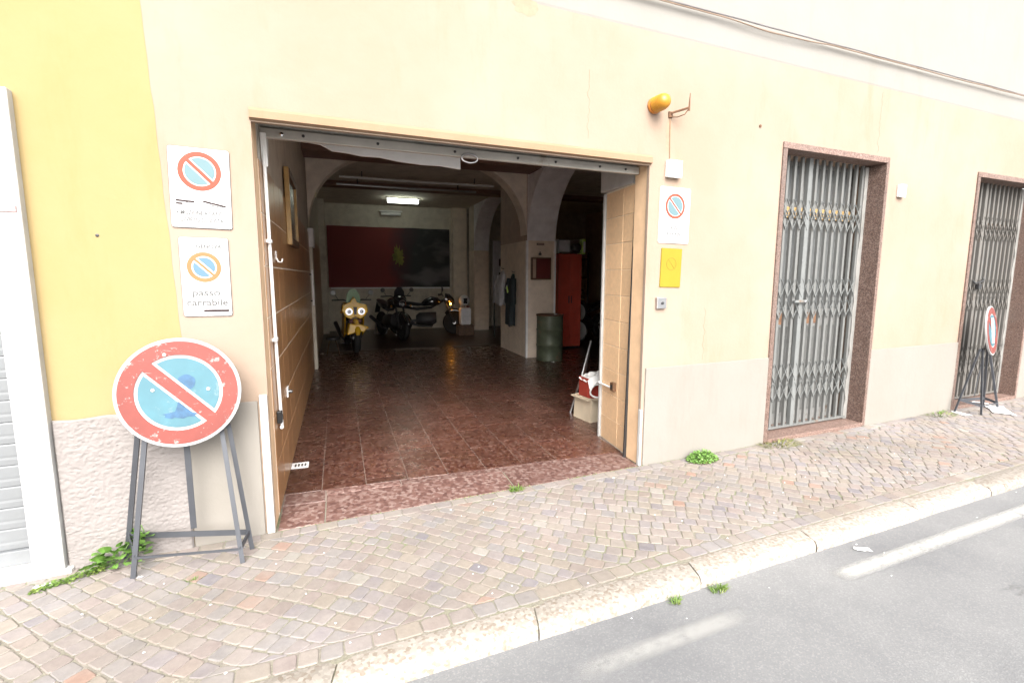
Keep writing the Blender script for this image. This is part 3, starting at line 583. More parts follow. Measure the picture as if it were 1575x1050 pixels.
# ------------------------------------------------------------------ garage floor
fl = tag(MB().box(-0.012, 8.0, 0.30, BV, -0.2, -0.004).build('garage_floor', 'grout', basis=INT), kind='structure')
TH = [(-0.006, 0.02), (0.29, 0.02)]
def W(u, v): p = INT @ Vector((u, v, 0)); return (p.x, p.y)
VT = 0.515
def thr(poly, name='threshold_slab', mat='threshold', z=0.0): wpart(fl, name, mat, MB().slab(poly, -0.15, z, 0.004))
def fr(u): # front edge of the threshold at lateral u, on the street line
    p = INT @ Vector((u, 0, 0)); return (p.x, F - 0.006)
thr([fr(0.008), fr(0.268), W(0.268, 0.33), W(0.005, 0.33)]); thr([W(0.005, 0.335), W(0.262, 0.335), W(0.262, VT - 0.005), W(0.005, VT - 0.005)])
thr([W(0.274, 0.43), W(0.78, 0.43), W(0.78, VT - 0.005), W(0.268, VT - 0.005)], z=0.001)
thr([fr(0.274), fr(1.55), W(1.55, 0.424), W(0.274, 0.424)]); thr([W(0.786, 0.430), W(1.55, 0.430), W(1.55, VT - 0.005), W(0.786, VT - 0.005)])
thr([fr(1.556), (GX1 - 0.004, F - 0.006), W(2.63, 0.36), W(2.65, VT - 0.005), W(1.556, VT - 0.005)])
tw, tl = 0.303, 0.50; cnt = 0
for iu in range(16):
    off = random.choice([0.0, 0.17, 0.33, 0.1, 0.25]); 
    for iv in range(-1, 13):
        u0, v0 = -0.065 + iu * tw, VT + iv * tl + off
        a, b, c, d = max(u0, -0.005) + 0.002, u0 + tw - 0.002, max(v0, VT) + 0.002, v0 + tl - 0.002
        if d - c < 0.06 or b - a < 0.05: continue
        if (a + b) / 2 > 2.72 and d < 1.45: 
            if d < 0.96: continue
            c = max(c, 0.955)
        elif b > 2.66 and c < 0.95: b = 2.66 + 0.03 * (c > 0.7)
        mb = MB(); mb.slab([(a, c), (b, c), (b, d), (a, d)], -0.1, random.uniform(-0.0008, 0.0008), 0.0025)
        ipart(fl, 'floor_tile', 'floor', mb); cnt += 1
ipart(fl, 'floor_field', 'floor_dim', MB().box(-0.005, 8.0, VT + 13 * tl + 0.35, BV, -0.1, -0.0015))
ipart(fl, 'floor_field', 'floor_dim', MB().box(-0.065 + 16 * tw + 0.003, 7.9, 0.97, VT + 13 * tl + 0.345, -0.1, -0.0015))
pf = ipart(fl, 'drain_plate', 'plaster_white', MB().box(0.0, 0.125, 1.00, 1.12, -0.001, 0.004))
for k in range(4): ipart(pf, 'slot', 'black', MB().box(0.022 + 0.024 * k, 0.034 + 0.024 * k, 1.03, 1.09, 0.0035, 0.0048))
# ------------------------------------------------------------------ yellow building on the left
yb = thing('yellow_building', 'bright yellow stucco house front with rough grey base', 'building', T(-2, F, 0))
wpart(yb, 'wall', 'yellow', panel([-9, -3.6, -1.285, -0.70], [-0.05, 0.62, 2.335, 9.0], lambda x, z: not (-3.6 < x < -1.285 and z < 2.335), F - 0.0015, F + 0.25))
pts = [(-0.70, -0.04), (-0.70, 8.99)]
for k in range(120, -1, -1):
    z = 0.5 + 8.49 * k / 120; pts.append((-0.545 - 0.0325 * min(z, 3.4) + 0.006 * noise.noise(Vector((z * 5, 0, 2))) + 0.003 * noise.noise(Vector((z * 21, 0, 2))), z))
pts.append((-0.56, -0.04))
wpart(yb, 'paint_edge', 'yellow', MB().prism(pts, F - 0.0015, F - 0.0003, 'xz'))
# roughcast base with real relief
mb = MB(); nx, nz = 120, 168; xa, xb, za, zb = -1.155, -0.602, -0.02, 0.785
for iz in range(nz + 1):
    for ix in range(nx + 1):
        x = xa + (xb - xa) * ix / nx; z = za + (zb - za) * iz / nz
        h = 0.0036 * noise.fractal(Vector((x * 60, z * 105, 1.3)), 0.6, 2.1, 4) + 0.0026 * noise.noise(Vector((x * 20, z * 52, 4)))
        rim = min(1, min(ix, nx - ix, nz - iz) / 2.0)
        mb.v.append((x, F - 0.012 - (0.012 + max(-0.006, h)) * rim, z + 0.012 * noise.noise(Vector((x * 7, 0, 9))) * (iz / nz) ** 6))
for iz in range(nz):
    for ix in range(nx):
        i = iz * (nx + 1) + ix; mb.f.append((i, i + 1, i + nx + 2, i + nx + 1)); mb.tone.append(None)
wpart(yb, 'rough_base', 'roughcast', mb, smooth=True)
for a, b in ((-1.285, -1.157), (-3.73, -3.6)):
    wpart(yb, 'white_pilaster', 'white_paint', MB().box(a, b, F - 0.05, F + 0.12, 0.022, 2.333), bevel=0.006)
wpart(yb, 'door_sill', 'marble', MB().box(-3.75, -1.13, F - 0.062, F + 0.20, -0.02, 0.02), bevel=0.004)
wpart(yb, 'wall_hole', 'black', MB().lathe([(0.002, -0.002), (0.008, -0.001), (0.008, 0.001), (0.002, 0.002)], 10, T(-0.898, F - 0.0025, 1.694) @ RX(90)))
wpart(yb, 'wall_plug', 'rust', MB().box(-1.21, -1.195, F - 0.02, F - 0.007, 2.66, 2.675))
sh = thing('roller_shutter', 'closed pale grey roller shutter at the left edge behind white pilaster', 'shutter', T(-2.44, F + 0.1, 0.02))
prof = [(0.0, 0.0), (-0.003, 0.003), (-0.0045, 0.03), (-0.003, 0.042), (-0.0045, 0.054), (-0.0045, 0.103), (-0.002, 0.109), (0.004, 0.1095), (0.004, 0.0)]
slat_m = None
for k in range(21):
    z = 0.085 + 0.111 * k
    if slat_m is None:
        o = part(sh, 'slat', 'shutter_grey', MB().prism([(y, zz) for y, zz in prof], -1.155, 1.15, 'yz')); slat_m = o.data
    else:
        o = bpy.data.objects.new('slat', slat_m); C.objects.link(o); o.parent = sh
    o.location = (0, 0, z)
part(sh, 'bottom_rail', 'shutter_grey', MB().box(-1.155, 1.15, -0.02, 0.01, 0.004, 0.082), bevel=0.004)
pk = tag(MB().box(-1.262, -1.172, F - 0.0545, F - 0.0508, 1.785, 1.815).build('name_plate', 'pink_print'), 'small pink name plate on the white pilaster', 'plate')
wpart(pk, 'plate_face', 'sign_white', MB().box(-1.258, -1.176, F - 0.0556, F - 0.0548, 1.789, 1.811))
# ------------------------------------------------------------------ garage shutter, rolled up
gs = thing('roller_shutter', 'rolled-up grey metal shutter across the top of the garage opening', 'shutter', INT @ T(1.3, 0.36, 2.285) @ RY(0.85))
hw = 1.322
part(gs, 'bottom_rail', 'galv', MB().box(-hw + 0.02, hw - 0.0, -0.035, 0.0, 0.012, 0.068), bevel=0.004)
for k in range(5):
    zz = 0.07 + k * 0.08
    part(gs, 'slat', 'galv', MB().prism([(0.0, zz), (-0.014, zz + 0.014), (-0.018, zz + 0.04), (-0.014, zz + 0.066), (0.0, zz + 0.079), (0.006, zz + 0.079), (0.006, zz)], -hw + 0.02, hw, 'yz'))
for x in (-1.06, -0.62, -0.12, 0.33, 0.62, 0.98, 1.2): part(gs, 'bolt', 'dark_steel', MB().lathe([(0.009, 0), (0.009, 0.006), (0.004, 0.009)], 8, T(x, -0.035, 0.04) @ RX(90)), smooth=True)
ringp = [(-0.02 + 0.055 * math.cos(t), -0.045, 0.020 - 0.016 + 0.028 * math.sin(t)) for t in [2*math.pi*k/18 for k in range(18)]]
part(gs, 'pull_ring', 'alu', MB().tube(ringp, 0.006, 6, closed=True), smooth=True)
part(gs, 'lock_bolt', 'chrome', MB().lathe([(0.012, 0), (0.012, 0.02), (0.006, 0.024)], 10, T(-1.18, -0.034, 0.035) @ RX(90)), smooth=True)
part(gs, 'guide_rail', 'dark_steel', MB().box(1.336, 1.36, 0.020, 0.034, -2.28, 0.28))
part(gs, 'guide_rail', 'galv', MB().box(-1.316, -1.302, -0.045, -0.037, -2.28, 0.28))
# sagging white sheet under the ceiling behind the shutter
edge = [(0.0, 2.465), (0.2, 2.46), (0.34, 2.445), (0.42, 2.41), (0.52, 2.405), (0.62, 2.392), (0.75, 2.395), (0.88, 2.375), (1.05, 2.365), (1.2, 2.366), (1.36, 2.352)]
mb = MB(); vs = []
edge = [(u * 0.96, z - 0.057) for u, z in edge]
for u, z in edge:
    w_ = 0.70 + 0.02 * noise.noise(Vector((u * 5, 0, 0)))
    vs += [(u, w_ - 0.01, z), (u, w_ + 0.006, z - 0.002), (u, 0.74, 2.60), (u, 0.725, 2.60), (u, w_ + 0.004, 2.45)]
n = len(edge); mb.add(vs, [(5*i+k, 5*i+(k+1)%5, 5*(i+1)+(k+1)%5, 5*(i+1)+k) for i in range(n-1) for k in range(5)] + [(0,1,2,3,4), tuple(5*(n-1)+k for k in (4,3,2,1,0))])
tag(mb.build('ceiling_sheet', 'white_plastic', basis=INT), 'long white sheet with wavy edge hanging under garage ceiling behind shutter', 'sheet')
# ------------------------------------------------------------------ folding gates
def make_gate(label, mat, pale):
    g = thing('folding_gate', label, 'gate', I4, 'folding gates in the doorways')
    wd = 1.33; n = 14; pitch = wd / n
    ch = MB().prism([(-0.014, -0.012), (0.014, -0.012), (0.014, 0.012), (0.010, 0.012), (0.010, -0.008), (-0.010, -0.008), (-0.010, 0.012), (-0.014, 0.012)], 0.03, 2.55, 'xy')
    bar_m = None
    xs = [-wd/2 + pitch * (k + 0.5) for k in range(n)]
    for k, x in enumerate(xs):
        if k in (5,): continue
        if bar_m is None: o = part(g, 'bar', mat, ch); bar_m = o.data
        else: o = bpy.data.objects.new('bar', bar_m); C.objects.link(o); o.parent = g
        o.location = (x, 0, 0)
    part(g, 'centre_post', pale, MB().box(xs[5] - 0.026, xs[5] + 0.026, -0.022, 0.02, 0.02, 2.56), bevel=0.004)
    lat_m = None
    for zc in (2.08, 1.98, 1.36, 1.16, 0.56, 0.37):
        for k in range(n - 1):
            xm = (xs[k] + xs[k+1]) / 2
            if lat_m is None:
                m2 = MB(); h = 0.085; q = pitch / 2
                m2.bar((-q, -0.017, -h), (q, -0.017, h), 0.004, 0.009, (0, 1, 0)); m2.bar((-q, -0.022, h), (q, -0.022, -h), 0.004, 0.009, (0, 1, 0))
                m2.lathe([(0.007, 0), (0.007, 0.004), (0.003, 0.006)], 8, T(0, -0.024, 0) @ RX(90))
                o = part(g, 'lattice_cross', pale, m2); lat_m = o.data
            else: o = bpy.data.objects.new('lattice_cross', lat_m); C.objects.link(o); o.parent = g
            o.location = (xm, 0, zc)
    part(g, 'top_rail', mat, MB().box(-wd/2 - 0.02, wd/2 + 0.02, -0.02, 0.03, 2.545, 2.585)); part(g, 'bottom_rail', mat, MB().box(-wd/2 - 0.02, wd/2, -0.018, 0.02, 0.016, 0.034))
    return g, xs
g1, gx = make_gate('grey folding lattice gate in red granite doorway beside the garage', 'gate', 'gate_pale')
lk = part(g1, 'latch', 'gate_pale', MB().box(gx[4] - 0.02, gx[5] + 0.045, -0.05, -0.026, 1.225, 1.25), bevel=0.004)
part(lk, 'lock_cylinder', 'chrome', MB().lathe([(0.012, 0), (0.012, 0.02), (0.008, 0.022)], 12, T(gx[5], -0.05, 1.237) @ RX(90)), smooth=True)
for k in (0, 1, 2, 6, 7): part(g1, 'rust_patch', 'rust', MB().box(gx[k] + 0.016, gx[k] + 0.079, 0.008, 0.012, 1.02, 1.13))
g1.matrix_basis = T((DOORS[0][0] + DOORS[0][1]) / 2 - 0.01, F + 0.165, 0.036)
g2, _ = make_gate('brownish grey folding gate with padlock chain at the right edge', 'gate_old', 'gate_old')
pc = part(g2, 'padlock', 'dark_steel', MB().box(gx[5] - 0.03, gx[5] + 0.03, -0.065, -0.03, 1.33, 1.39), bevel=0.006)
part(pc, 'chain', 'dark_steel', MB().tube([(gx[4] - 0.02, -0.035, 1.43), (gx[4], -0.05, 1.40), (gx[5], -0.05, 1.41), (gx[6], -0.045, 1.43), (gx[6] + 0.02, -0.03, 1.46)], 0.009, 7), smooth=True)
g2.matrix_basis = T((DOORS[1][0] + DOORS[1][1]) / 2 - 0.01, F + 0.165, 0.036)
for i, (a, b) in enumerate(DOORS):
    d = thing('inner_door', ['dark glazed door with wooden transom behind the grey folding gate', 'dark glazed door behind the padlocked gate at right'][i], 'door', T((a + b) / 2, F + 0.30, 0.036), 'doors behind the gates')
    part(d, 'leaf', 'door_dark', MB().box(-0.69, 0.69, 0.0, 0.05, 0.0, 2.56))
    for x0, x1 in ((-0.60, -0.06), (0.06, 0.60)):
        part(d, 'pane', 'glass', MB().box(x0, x1, -0.006, -0.001, 1.15, 1.98)); part(d, 'pane', 'glass', MB().box(x0, x1, -0.006, -0.001, 2.18, 2.50))
        part(d, 'kick_panel', 'gate', MB().box(x0, x1, -0.016, -0.001, 0.12, 0.98), bevel=0.008)
    part(d, 'transom', 'brown_wood' if i else 'wood', MB().box(-0.66, 0.66, -0.03, -0.001, 2.02, 2.12), bevel=0.006)
    part(d, 'centre_stile', 'gate', MB().box(-0.03, 0.03, -0.02, -0.001, 0.05, 2.0))
# ------------------------------------------------------------------ signs on the wall
def rounded(w_, h_, r, n=5):
    pts = []
    for cx, cz, a0 in ((w_/2-r, h_/2-r, 0), (-w_/2+r, h_/2-r, 90), (-w_/2+r, -h_/2+r, 180), (w_/2-r, -h_/2+r, 270)):
        for k in range(n + 1): t = R_(a0 + 90*k/n); pts.append((cx + r*math.cos(t), cz + r*math.sin(t)))
    return pts
def no_parking(parent, cx, cz, ro, ri, half, red, blue, y, basis_parent=None, gap=0.0):
    ang = -math.pi/4
    part(parent, 'red_ring', red, MB().annulus(ri, ro, y - 0.0012, y, 56, c=(cx, cz)))
    rb = ri - gap
    part(parent, 'blue_field', blue, MB().segment(rb, half + gap, 1, ang, y - 0.001, y, c=(cx, cz)))
    part(parent, 'blue_field', blue, MB().segment(rb, half + gap, -1, ang, y - 0.001, y, c=(cx, cz)))
    L = ri + 0.003; c, s = math.cos(ang), math.sin(ang)
    m = MB(); m.prism([(cx + a*L*c - b*half*s, cz + a*L*s + b*half*c) for a, b in ((-1,-1),(1,-1),(1,1),(-1,1))], y - 0.0014, y, 'xz')
    part(parent, 'red_slash', red, m)
def plate(name, label, x, z, w_, h_, rot=0.0, group=None, mat='sign_white', rim='print_grey', y=F - 0.004, r=0.014):
    t = thing(name, label, 'sign', T(x, y, z) @ RY(rot), group)
    part(t, 'backing', rim, MB().prism(rounded(w_, h_, r), -0.0025, 0.0035, 'xz'))
    part(t, 'face', mat, MB().prism(rounded(w_ - 0.006, h_ - 0.006, r - 0.003), -0.0042, -0.0026, 'xz'))
    return t
GRP = 'no parking signs around the garage'
s1 = plate('tow_away_sign', 'white no parking sign with tow truck drawing, upper of the two left of garage', -0.443, 1.949, 0.277, 0.408, 1.0, GRP)
no_parking(s1, 0.0, 0.085, 0.098, 0.074, 0.009, 'sign_red', 'sign_blue', -0.0044, gap=0.006)
m = MB(); m.prism([(-0.113, -0.062), (-0.03, -0.066), (-0.03, -0.075), (-0.113, -0.071)], -0.0052, -0.0044, 'xz'); tow = part(s1, 'tow_drawing', 'print_dark', m)
part(tow, 'stroke', 'print_dark', MB().prism([(-0.113, -0.077), (-0.083, -0.078), (-0.083, -0.087), (-0.113, -0.086)], -0.0052, -0.0044, 'xz'))
part(tow, 'stroke', 'print_grey', MB().prism([(-0.04, -0.056), (-0.012, -0.038), (-0.011, -0.042), (-0.038, -0.060)], -0.0052, -0.0044, 'xz'))
part(tow, 'wheel_mark', 'print_pale', MB().annulus(0.007, 0.010, -0.0052, -0.0044, 16, c=(-0.064, -0.084)))
part(tow, 'wheel_mark', 'print_pale', MB().annulus(0.007, 0.010, -0.0052, -0.0044, 16, c=(0.033, -0.082)))
part(tow, 'wheel_mark', 'print_pale', MB().annulus(0.007, 0.010, -0.0052, -0.0044, 16, c=(0.09, -0.095)))
part(tow, 'stroke', 'print_dark', MB().prism([(0.006, -0.060), (0.112, -0.082), (0.112, -0.091), (0.006, -0.069)], -0.0052, -0.0044, 'xz'))
part(tow, 'stroke', 'print_grey', MB().prism([(0.045, -0.080), (0.078, -0.086), (0.078, -0.092), (0.045, -0.086)], -0.0052, -0.0044, 'xz'))
part(tow, 'stroke', 'print_pale', MB().prism([(0.03, -0.060), (0.045, -0.052), (0.078, -0.056), (0.09, -0.075), (0.087, -0.075), (0.076, -0.059), (0.046, -0.055), (0.033, -0.062)], -0.0052, -0.0044, 'xz'))
lettering(s1, 'RIMOZIONE A CARICO', 0.03, 0, -0.0048, -0.136, 'print_pale', width=0.225); lettering(s1, 'DIVIETO DI SOSTA', 0.03, 0, -0.0048, -0.172, 'print_pale', width=0.195)
s2 = plate('driveway_sign', 'white no parking sign with faded orange ring, lower of the two left of garage', -0.449, 1.491, 0.228, 0.417, 0.4, GRP)
no_parking(s2, -0.005, 0.052, 0.079, 0.058, 0.006, 'sign_orange', 'sign_sky', -0.0044, gap=0.007)
lettering(s2, 'GENOVA', 0.026, 0.022, -0.0048, 0.152, 'print_pale', width=0.12); lettering(s2, 'passo', 0.048, -0.003, -0.0048, -0.098, 'print_pale', width=0.13)
lettering(s2, 'carrabile', 0.048, 0.0, -0.0048, -0.150, 'print_grey', width=0.19)
part(s2, 'brown_strip', 'print_dark', MB().box(-0.02, 0.10, -0.0056, -0.0044, -0.185, -0.173))
s3 = plate('driveway_sign', 'white no parking sign above the yellow plate right of garage', 2.685, 1.965, 0.292, 0.418, 0.6, GRP, rim='sign_white')
no_parking(s3, 0.0, 0.07, 0.094, 0.075, 0.006, 'sign_red', 'sign_blue', -0.0044, gap=0.005)
lettering(s3, 'PASSO', 0.04, 0, -0.0048, -0.105, 'print_pale', width=0.13); lettering(s3, 'CARRABILE', 0.04, 0, -0.0048, -0.152, 'print_pale', width=0.21)
s4 = plate('warning_plate', 'plain yellow plate with embossed round emblem right of garage', 2.672, 1.568, 0.20, 0.298, 1.2, mat='sign_yellow', rim='sign_yellow', r=0.006)
part(s4, 'emblem_ring', 'yellow_print', MB().annulus(0.044, 0.048, -0.0052, -0.0044, 28, c=(0, 0.03))); part(s4, 'emblem_slash', 'yellow_print', MB().prism([(-0.034, 0.066), (-0.030, 0.066), (0.034, -0.006), (0.030, -0.006)], -0.0052, -0.0044, 'xz'))
# small wall fittings
def wall_box(x, z, w_, h_, dep, label):
    t = thing('junction_box', label, 'box', T(x, F - 0.001, z), 'white boxes on the cream wall')
    part(t, 'body', 'white_plastic', MB().box(-w_/2, w_/2, -dep, 0, -h_/2, h_/2), bevel=0.006); part(t, 'lid', 'white_plastic', MB().box(-w_/2 - 0.003, w_/2 + 0.003, -dep - 0.006, -dep - 0.0005, -h_/2 - 0.003, h_/2 + 0.003), bevel=0.003)
    return t
wall_box(2.643, 2.302, 0.125, 0.12, 0.035, 'small white square box above the no parking sign right of garage')
wall_box(5.455, 2.335, 0.085, 0.115, 0.03, 'small white box on the wall between the two gated doorways')
ks = thing('key_switch', 'small metal key switch plate below the yellow plate', 'switch', T(2.583, F - 0.001, 1.297))
part(ks, 'plate', 'alu', MB().box(-0.045, 0.045, -0.025, 0, -0.043, 0.043), bevel=0.004); part(ks, 'cylinder', 'dark_steel', MB().lathe([(0.012, 0), (0.012, 0.006), (0.006, 0.007)], 12, T(0.004, -0.025, 0.0) @ RX(90)), smooth=True)
# flashing lamp
fl_ = thing('flashing_lamp', 'amber flashing warning lamp on the wall above the garage corner', 'lamp', T(2.45, F - 0.001, 2.735))
part(fl_, 'base', 'amber_dark', MB().lathe([(0.055, 0), (0.058, 0.014), (0.05, 0.026)], 20, RX(90)), smooth=True)
part(fl_, 'dome', 'amber', MB().lathe([(0.044, 0.028), (0.053, 0.033)] + [(0.054 + (0.0018 if k % 2 else -0.0008) - 0.0000 * k, 0.036 + 0.006 * k) for k in range(13)] + [(0.052, 0.118), (0.043, 0.138), (0.024, 0.150), (0.004, 0.154)], 28, RX(90)), smooth=True)
rustb = thing('flag_bracket', 'small rusty iron bracket sticking out beside the amber lamp', 'bracket', T(2.605, F, 2.69))
part(rustb, 'wall_plate', 'rust', MB().box(-0.018, 0.018, -0.012, 0, -0.02, 0.025), bevel=0.004)
part(rustb, 'arm', 'rust', MB().bar((0, -0.01, 0.012), (0.075, -0.115, 0.03), 0.012, 0.012)); part(rustb, 'spike', 'rust', MB().tube([(0.075, -0.115, 0.01), (0.076, -0.116, 0.05), (0.078, -0.117, 0.13)], [0.008, 0.006, 0.002], 7), smooth=True)
part(rustb, 'brace', 'rust', MB().tube([(0.002, -0.012, -0.015), (0.03, -0.05, -0.022), (0.058, -0.09, -0.012), (0.073, -0.112, 0.02)], 0.0035, 6), smooth=True)
tag(MB().tube([(2.607, F - 0.004, 2.665), (2.612, F - 0.004, 2.5), (2.618, F - 0.004, 2.37)], 0.004, 6).build('lead_wire', 'trim', smooth=True), 'thin cream wire running down from the bracket to the white box', 'wire')
# cables under the upper wall
for j, (mt, lb) in enumerate((('cable_grey', 'grey cable fixed along the top of the white band'), ('cable', 'brown cable hanging loosely along the white band'))):
    pts = []; x = 0.3
    while x < 14:
        zz = 3.447 - 0.0022 * (x - 2.3) * 0 + 0.012 * j * -1 + 0.004 * noise.noise(Vector((x * 2.5, j * 5, 0)))
        if j == 1: zz -= 0.022 * max(0, math.sin((x - 3.05) * 2.6)) * (1 if 3.05 < x < 4.26 else 0.25) + 0.003
        zz += 0.0085 * (x - 2.3)
        pts.append((x, F - 0.035 - 0.004 * j - 0.004 * noise.noise(Vector((x * 3, j, 7))), zz)); x += 0.08
    tag(MB().tube(pts, 0.0065 - 0.0015 * j, 6).build('wall_cable', mt, smooth=True), lb, 'cable', 'cables along the wall')
# ------------------------------------------------------------------ portable no parking signs
def make_stand(label, worn_=True):
    t = thing('portable_sign', label, 'sign', I4, 'portable no parking signs')
    tilt = T(0, 0.0, 0.915) @ RX(-7) @ RY(3)
    d = part(t, 'disc', 'worn_white', MB().lathe([(0.268, -0.012), (0.274, -0.010), (0.274, 0.006), (0.268, 0.008), (0.262, 0.006)], 56, RX(90)), smooth=True, basis=tilt)
    d2 = d
    def sub(name, mat, mb): return part(d2, name, mat, mb)
    y = -0.0085
    ro, ri, half, ang = 0.258, 0.190, 0.026, R_(-43)
    sub('red_ring', 'worn_red', MB().annulus(ri, ro, y - 0.0015, y + 0.002, 64))
    sub('blue_field', 'worn_blue', MB().segment(ri - 0.016, half + 0.014, 1, ang, y - 0.001, y + 0.002)); sub('blue_field', 'worn_blue', MB().segment(ri - 0.016, half + 0.014, -1, ang, y - 0.001, y + 0.002))
    c, s = math.cos(ang), math.sin(ang); L = ri + 0.006
    sub('red_slash', 'worn_red', MB().prism([(a*L*c - b*half*s, a*L*s + b*half*c) for a, b in ((-1,-1),(1,-1),(1,1),(-1,1))], y - 0.0018, y + 0.002, 'xz'))
    if worn_:
        bl = [(0.030 + 0.040 * (1 + 0.25 * noise.noise(Vector((math.cos(t) * 1.5, math.sin(t) * 1.5, 3)))) * math.cos(t), 0.052 + 0.040 * (1 + 0.2 * noise.noise(Vector((math.cos(t), math.sin(t), 8)))) * math.sin(t)) for t in [2*math.pi*k/20 for k in range(20)]]
        bl = [p for p in bl if p[0]*(-s) + p[1]*c > half + 0.014]
        sub('paint_blot', 'blob_blue', MB().prism(bl, y - 0.0022, y - 0.0005, 'xz'))
        sub('paint_blot', 'blob_blue', MB().prism([(-0.006, -0.044), (0.022, -0.070), (0.052, -0.098), (0.078, -0.108), (0.066, -0.116), (0.070, -0.124), (0.040, -0.121), (0.018, -0.131), (-0.020, -0.124), (-0.030, -0.130), (-0.062, -0.122), (-0.058, -0.112), (-0.072, -0.106), (-0.040, -0.100), (-0.018, -0.094), (-0.010, -0.070)], y - 0.0022, y - 0.0005, 'xz'))
        for bx, bz in ((-0.112, 0.015), (-0.065, 0.19), (0.125, 0.015)):
            sub('bolt', 'galv', MB().lathe([(0.009, 0), (0.008, 0.003), (0.004, 0.005)], 9, T(bx, y - 0.001, bz) @ RX(90)))
    # trestle: two pairs of angle-iron legs, cross bars, centre strap
    legs = [((-0.165, 0.02, 0.72), (-0.255, -0.05, 0.0)), ((-0.20, 0.035, 0.72), (-0.335, 0.16, 0.0)), ((0.165, 0.02, 0.72), (0.235, -0.11, 0.0)), ((0.198, 0.035, 0.72), (0.27, 0.02, 0.0))]
    for a, b in legs:
        m = MB(); m.bar(a, b, 0.022, 0.004, (0, 1, 0)); m.bar((a[0] + (0.009 if a[0] < 0 else -0.009), a[1] + 0.009, a[2]), (b[0] + (0.009 if a[0] < 0 else -0.009), b[1] + 0.009, b[2]), 0.004, 0.018, (0, 1, 0))
        part(t, 'leg', 'stand_steel', m)
    lerp = lambda a, b, k: tuple(a[i] + (b[i] - a[i]) * k for i in range(3))
    A, B = lerp(*legs[1], 0.80), lerp(*legs[3], 0.86)
    A2, B2 = lerp(*legs[0], 0.86), lerp(*legs[2], 0.90)
    part(t, 'cross_bar', 'stand_steel', MB().bar(A, B, 0.006, 0.030)); part(t, 'cross_bar', 'stand_steel', MB().bar(A2, B2, 0.006, 0.012))
    part(t, 'side_bar', 'stand_steel', MB().bar(A, A2, 0.006, 0.028)); part(t, 'side_bar', 'stand_steel', MB().bar(B, B2, 0.006, 0.028))
    part(t, 'centre_strap', 'stand_steel', MB().bar((0.005, 0.025, 0.90), ((A[0] + B[0]) / 2 + 0.02, (A[1] + B[1]) / 2 - 0.006, A[2] + 0.01), 0.028, 0.005, (0, 1, 0)))
    part(t, 'top_bar', 'stand_steel', MB().bar((-0.20, 0.035, 0.71), (0.20, 0.035, 0.71), 0.006, 0.026))
    return t
ps = make_stand('large worn portable no parking sign on steel trestle before yellow wall'); ps.matrix_basis = T(-0.575, 2.905, 0.0)
ps2 = make_stand('faded portable no parking sign leaning by the rightmost gate', False)
ps2.matrix_basis = T(7.08, 2.93, 0.0) @ RZ(14)
for o in [x for x in bpy.data.objects if x.parent == ps2 and x.name.startswith('disc')]:
    part(o, 'white_sticker', 'sign_white', MB().box(-0.06, 0.06, -0.0135, -0.0112, -0.14, 0.14))
# ------------------------------------------------------------------ plants
def tuft(name, label, cat, pos, n, h, spread, w_, mat, group, lean=0.5, seed=1):
    rnd = random.Random(seed); mb = MB()
    for i in range(n):
        a = rnd.uniform(0, 2*math.pi); r = spread * math.sqrt(rnd.random()); x, y = r*math.cos(a), r*math.sin(a) * 0.6
        hh = h * rnd.uniform(0.45, 1.0) * (1 - 0.4 * r / spread); b = rnd.uniform(0, 2*math.pi); L = hh * rnd.uniform(0.2, 1) * lean
        dx, dy = math.cos(b) * L + x * 0.5, math.sin(b) * L + y * 0.5; px, py = -math.sin(b) * w_, math.cos(b) * w_
        pts = [(x, y, 0, 1), (x + dx*0.3, y + dy*0.3, hh*0.5, 0.9), (x + dx*0.75, y + dy*0.75, hh*0.9, 0.6), (x + dx*1.15, y + dy*1.15, hh*0.92, 0.1)]
        vs = []
        for q in pts: vs += [(q[0]-px*q[3]*0.5, q[1]-py*q[3]*0.5, q[2]), (q[0]+px*q[3]*0.5, q[1]+py*q[3]*0.5, q[2])]
        mb.add(vs, [(0,1,3,2), (2,3,5,4), (4,5,7,6)])
    t = thing(name, label, cat, T(*pos), group); part(t, 'blades', mat, mb, fix=False)
    return t
WG = 'weeds growing along wall and kerb'
def leafy(mb, rnd, x, y, z, s, tilt, az):
    Mx = T(x, y, z) @ Matrix.Rotation(az, 4, 'Z') @ Matrix.Rotation(tilt, 4, 'X') 
    out = [(0,0), (0.35,0.02), (0.52,0.3), (0.46,0.62), (0.24,0.86), (0,1.0), (-0.24,0.86), (-0.46,0.62), (-0.52,0.3), (-0.35,0.02)]
    vs = [Mx @ Vector((p[0]*s, p[1]*s, abs(p[0])*s*0.25 - 0.12*s*p[1]**2)) for p in out] + [Mx @ Vector((0, 0.5*s, 0))]
    mb.add(vs, [(i, (i+1) % 10, 10) for i in range(10)])
rnd = random.Random(5); vine = thing('leafy_weed', 'broad-leaved green weed climbing at the foot of portable sign', 'weed', T(-0.93, 3.03, 0), WG)
stem = MB(); lv = MB()
for k in range(5):
    bx = -0.05 + 0.028 * k; pts = [(bx - 0.05, 0, 0)] + [(bx + 0.02 * t + 0.02 * math.sin(t * 2 + k), 0.0 - 0.02 * math.sin(k + t), 0.055 * t * (0.5 + 0.18 * k)) for t in (1, 2, 3)]
    stem.tube(pts, 0.0025, 5)
for i in range(85):
    t = rnd.random() ** 0.7; x = -0.11 + 0.26 * t + rnd.uniform(-0.03, 0.03); z = rnd.uniform(0.01, 0.05 + 0.14 * t); s = rnd.uniform(0.022, 0.06)
    leafy(lv, rnd, x, rnd.uniform(-0.07, 0.03), z, s, rnd.uniform(0.2, 1.2), math.pi + rnd.uniform(-1.1, 1.1))
part(vine, 'stems', 'leaf', stem, smooth=True); part(vine, 'leaves', 'leaf', lv, fix=False)
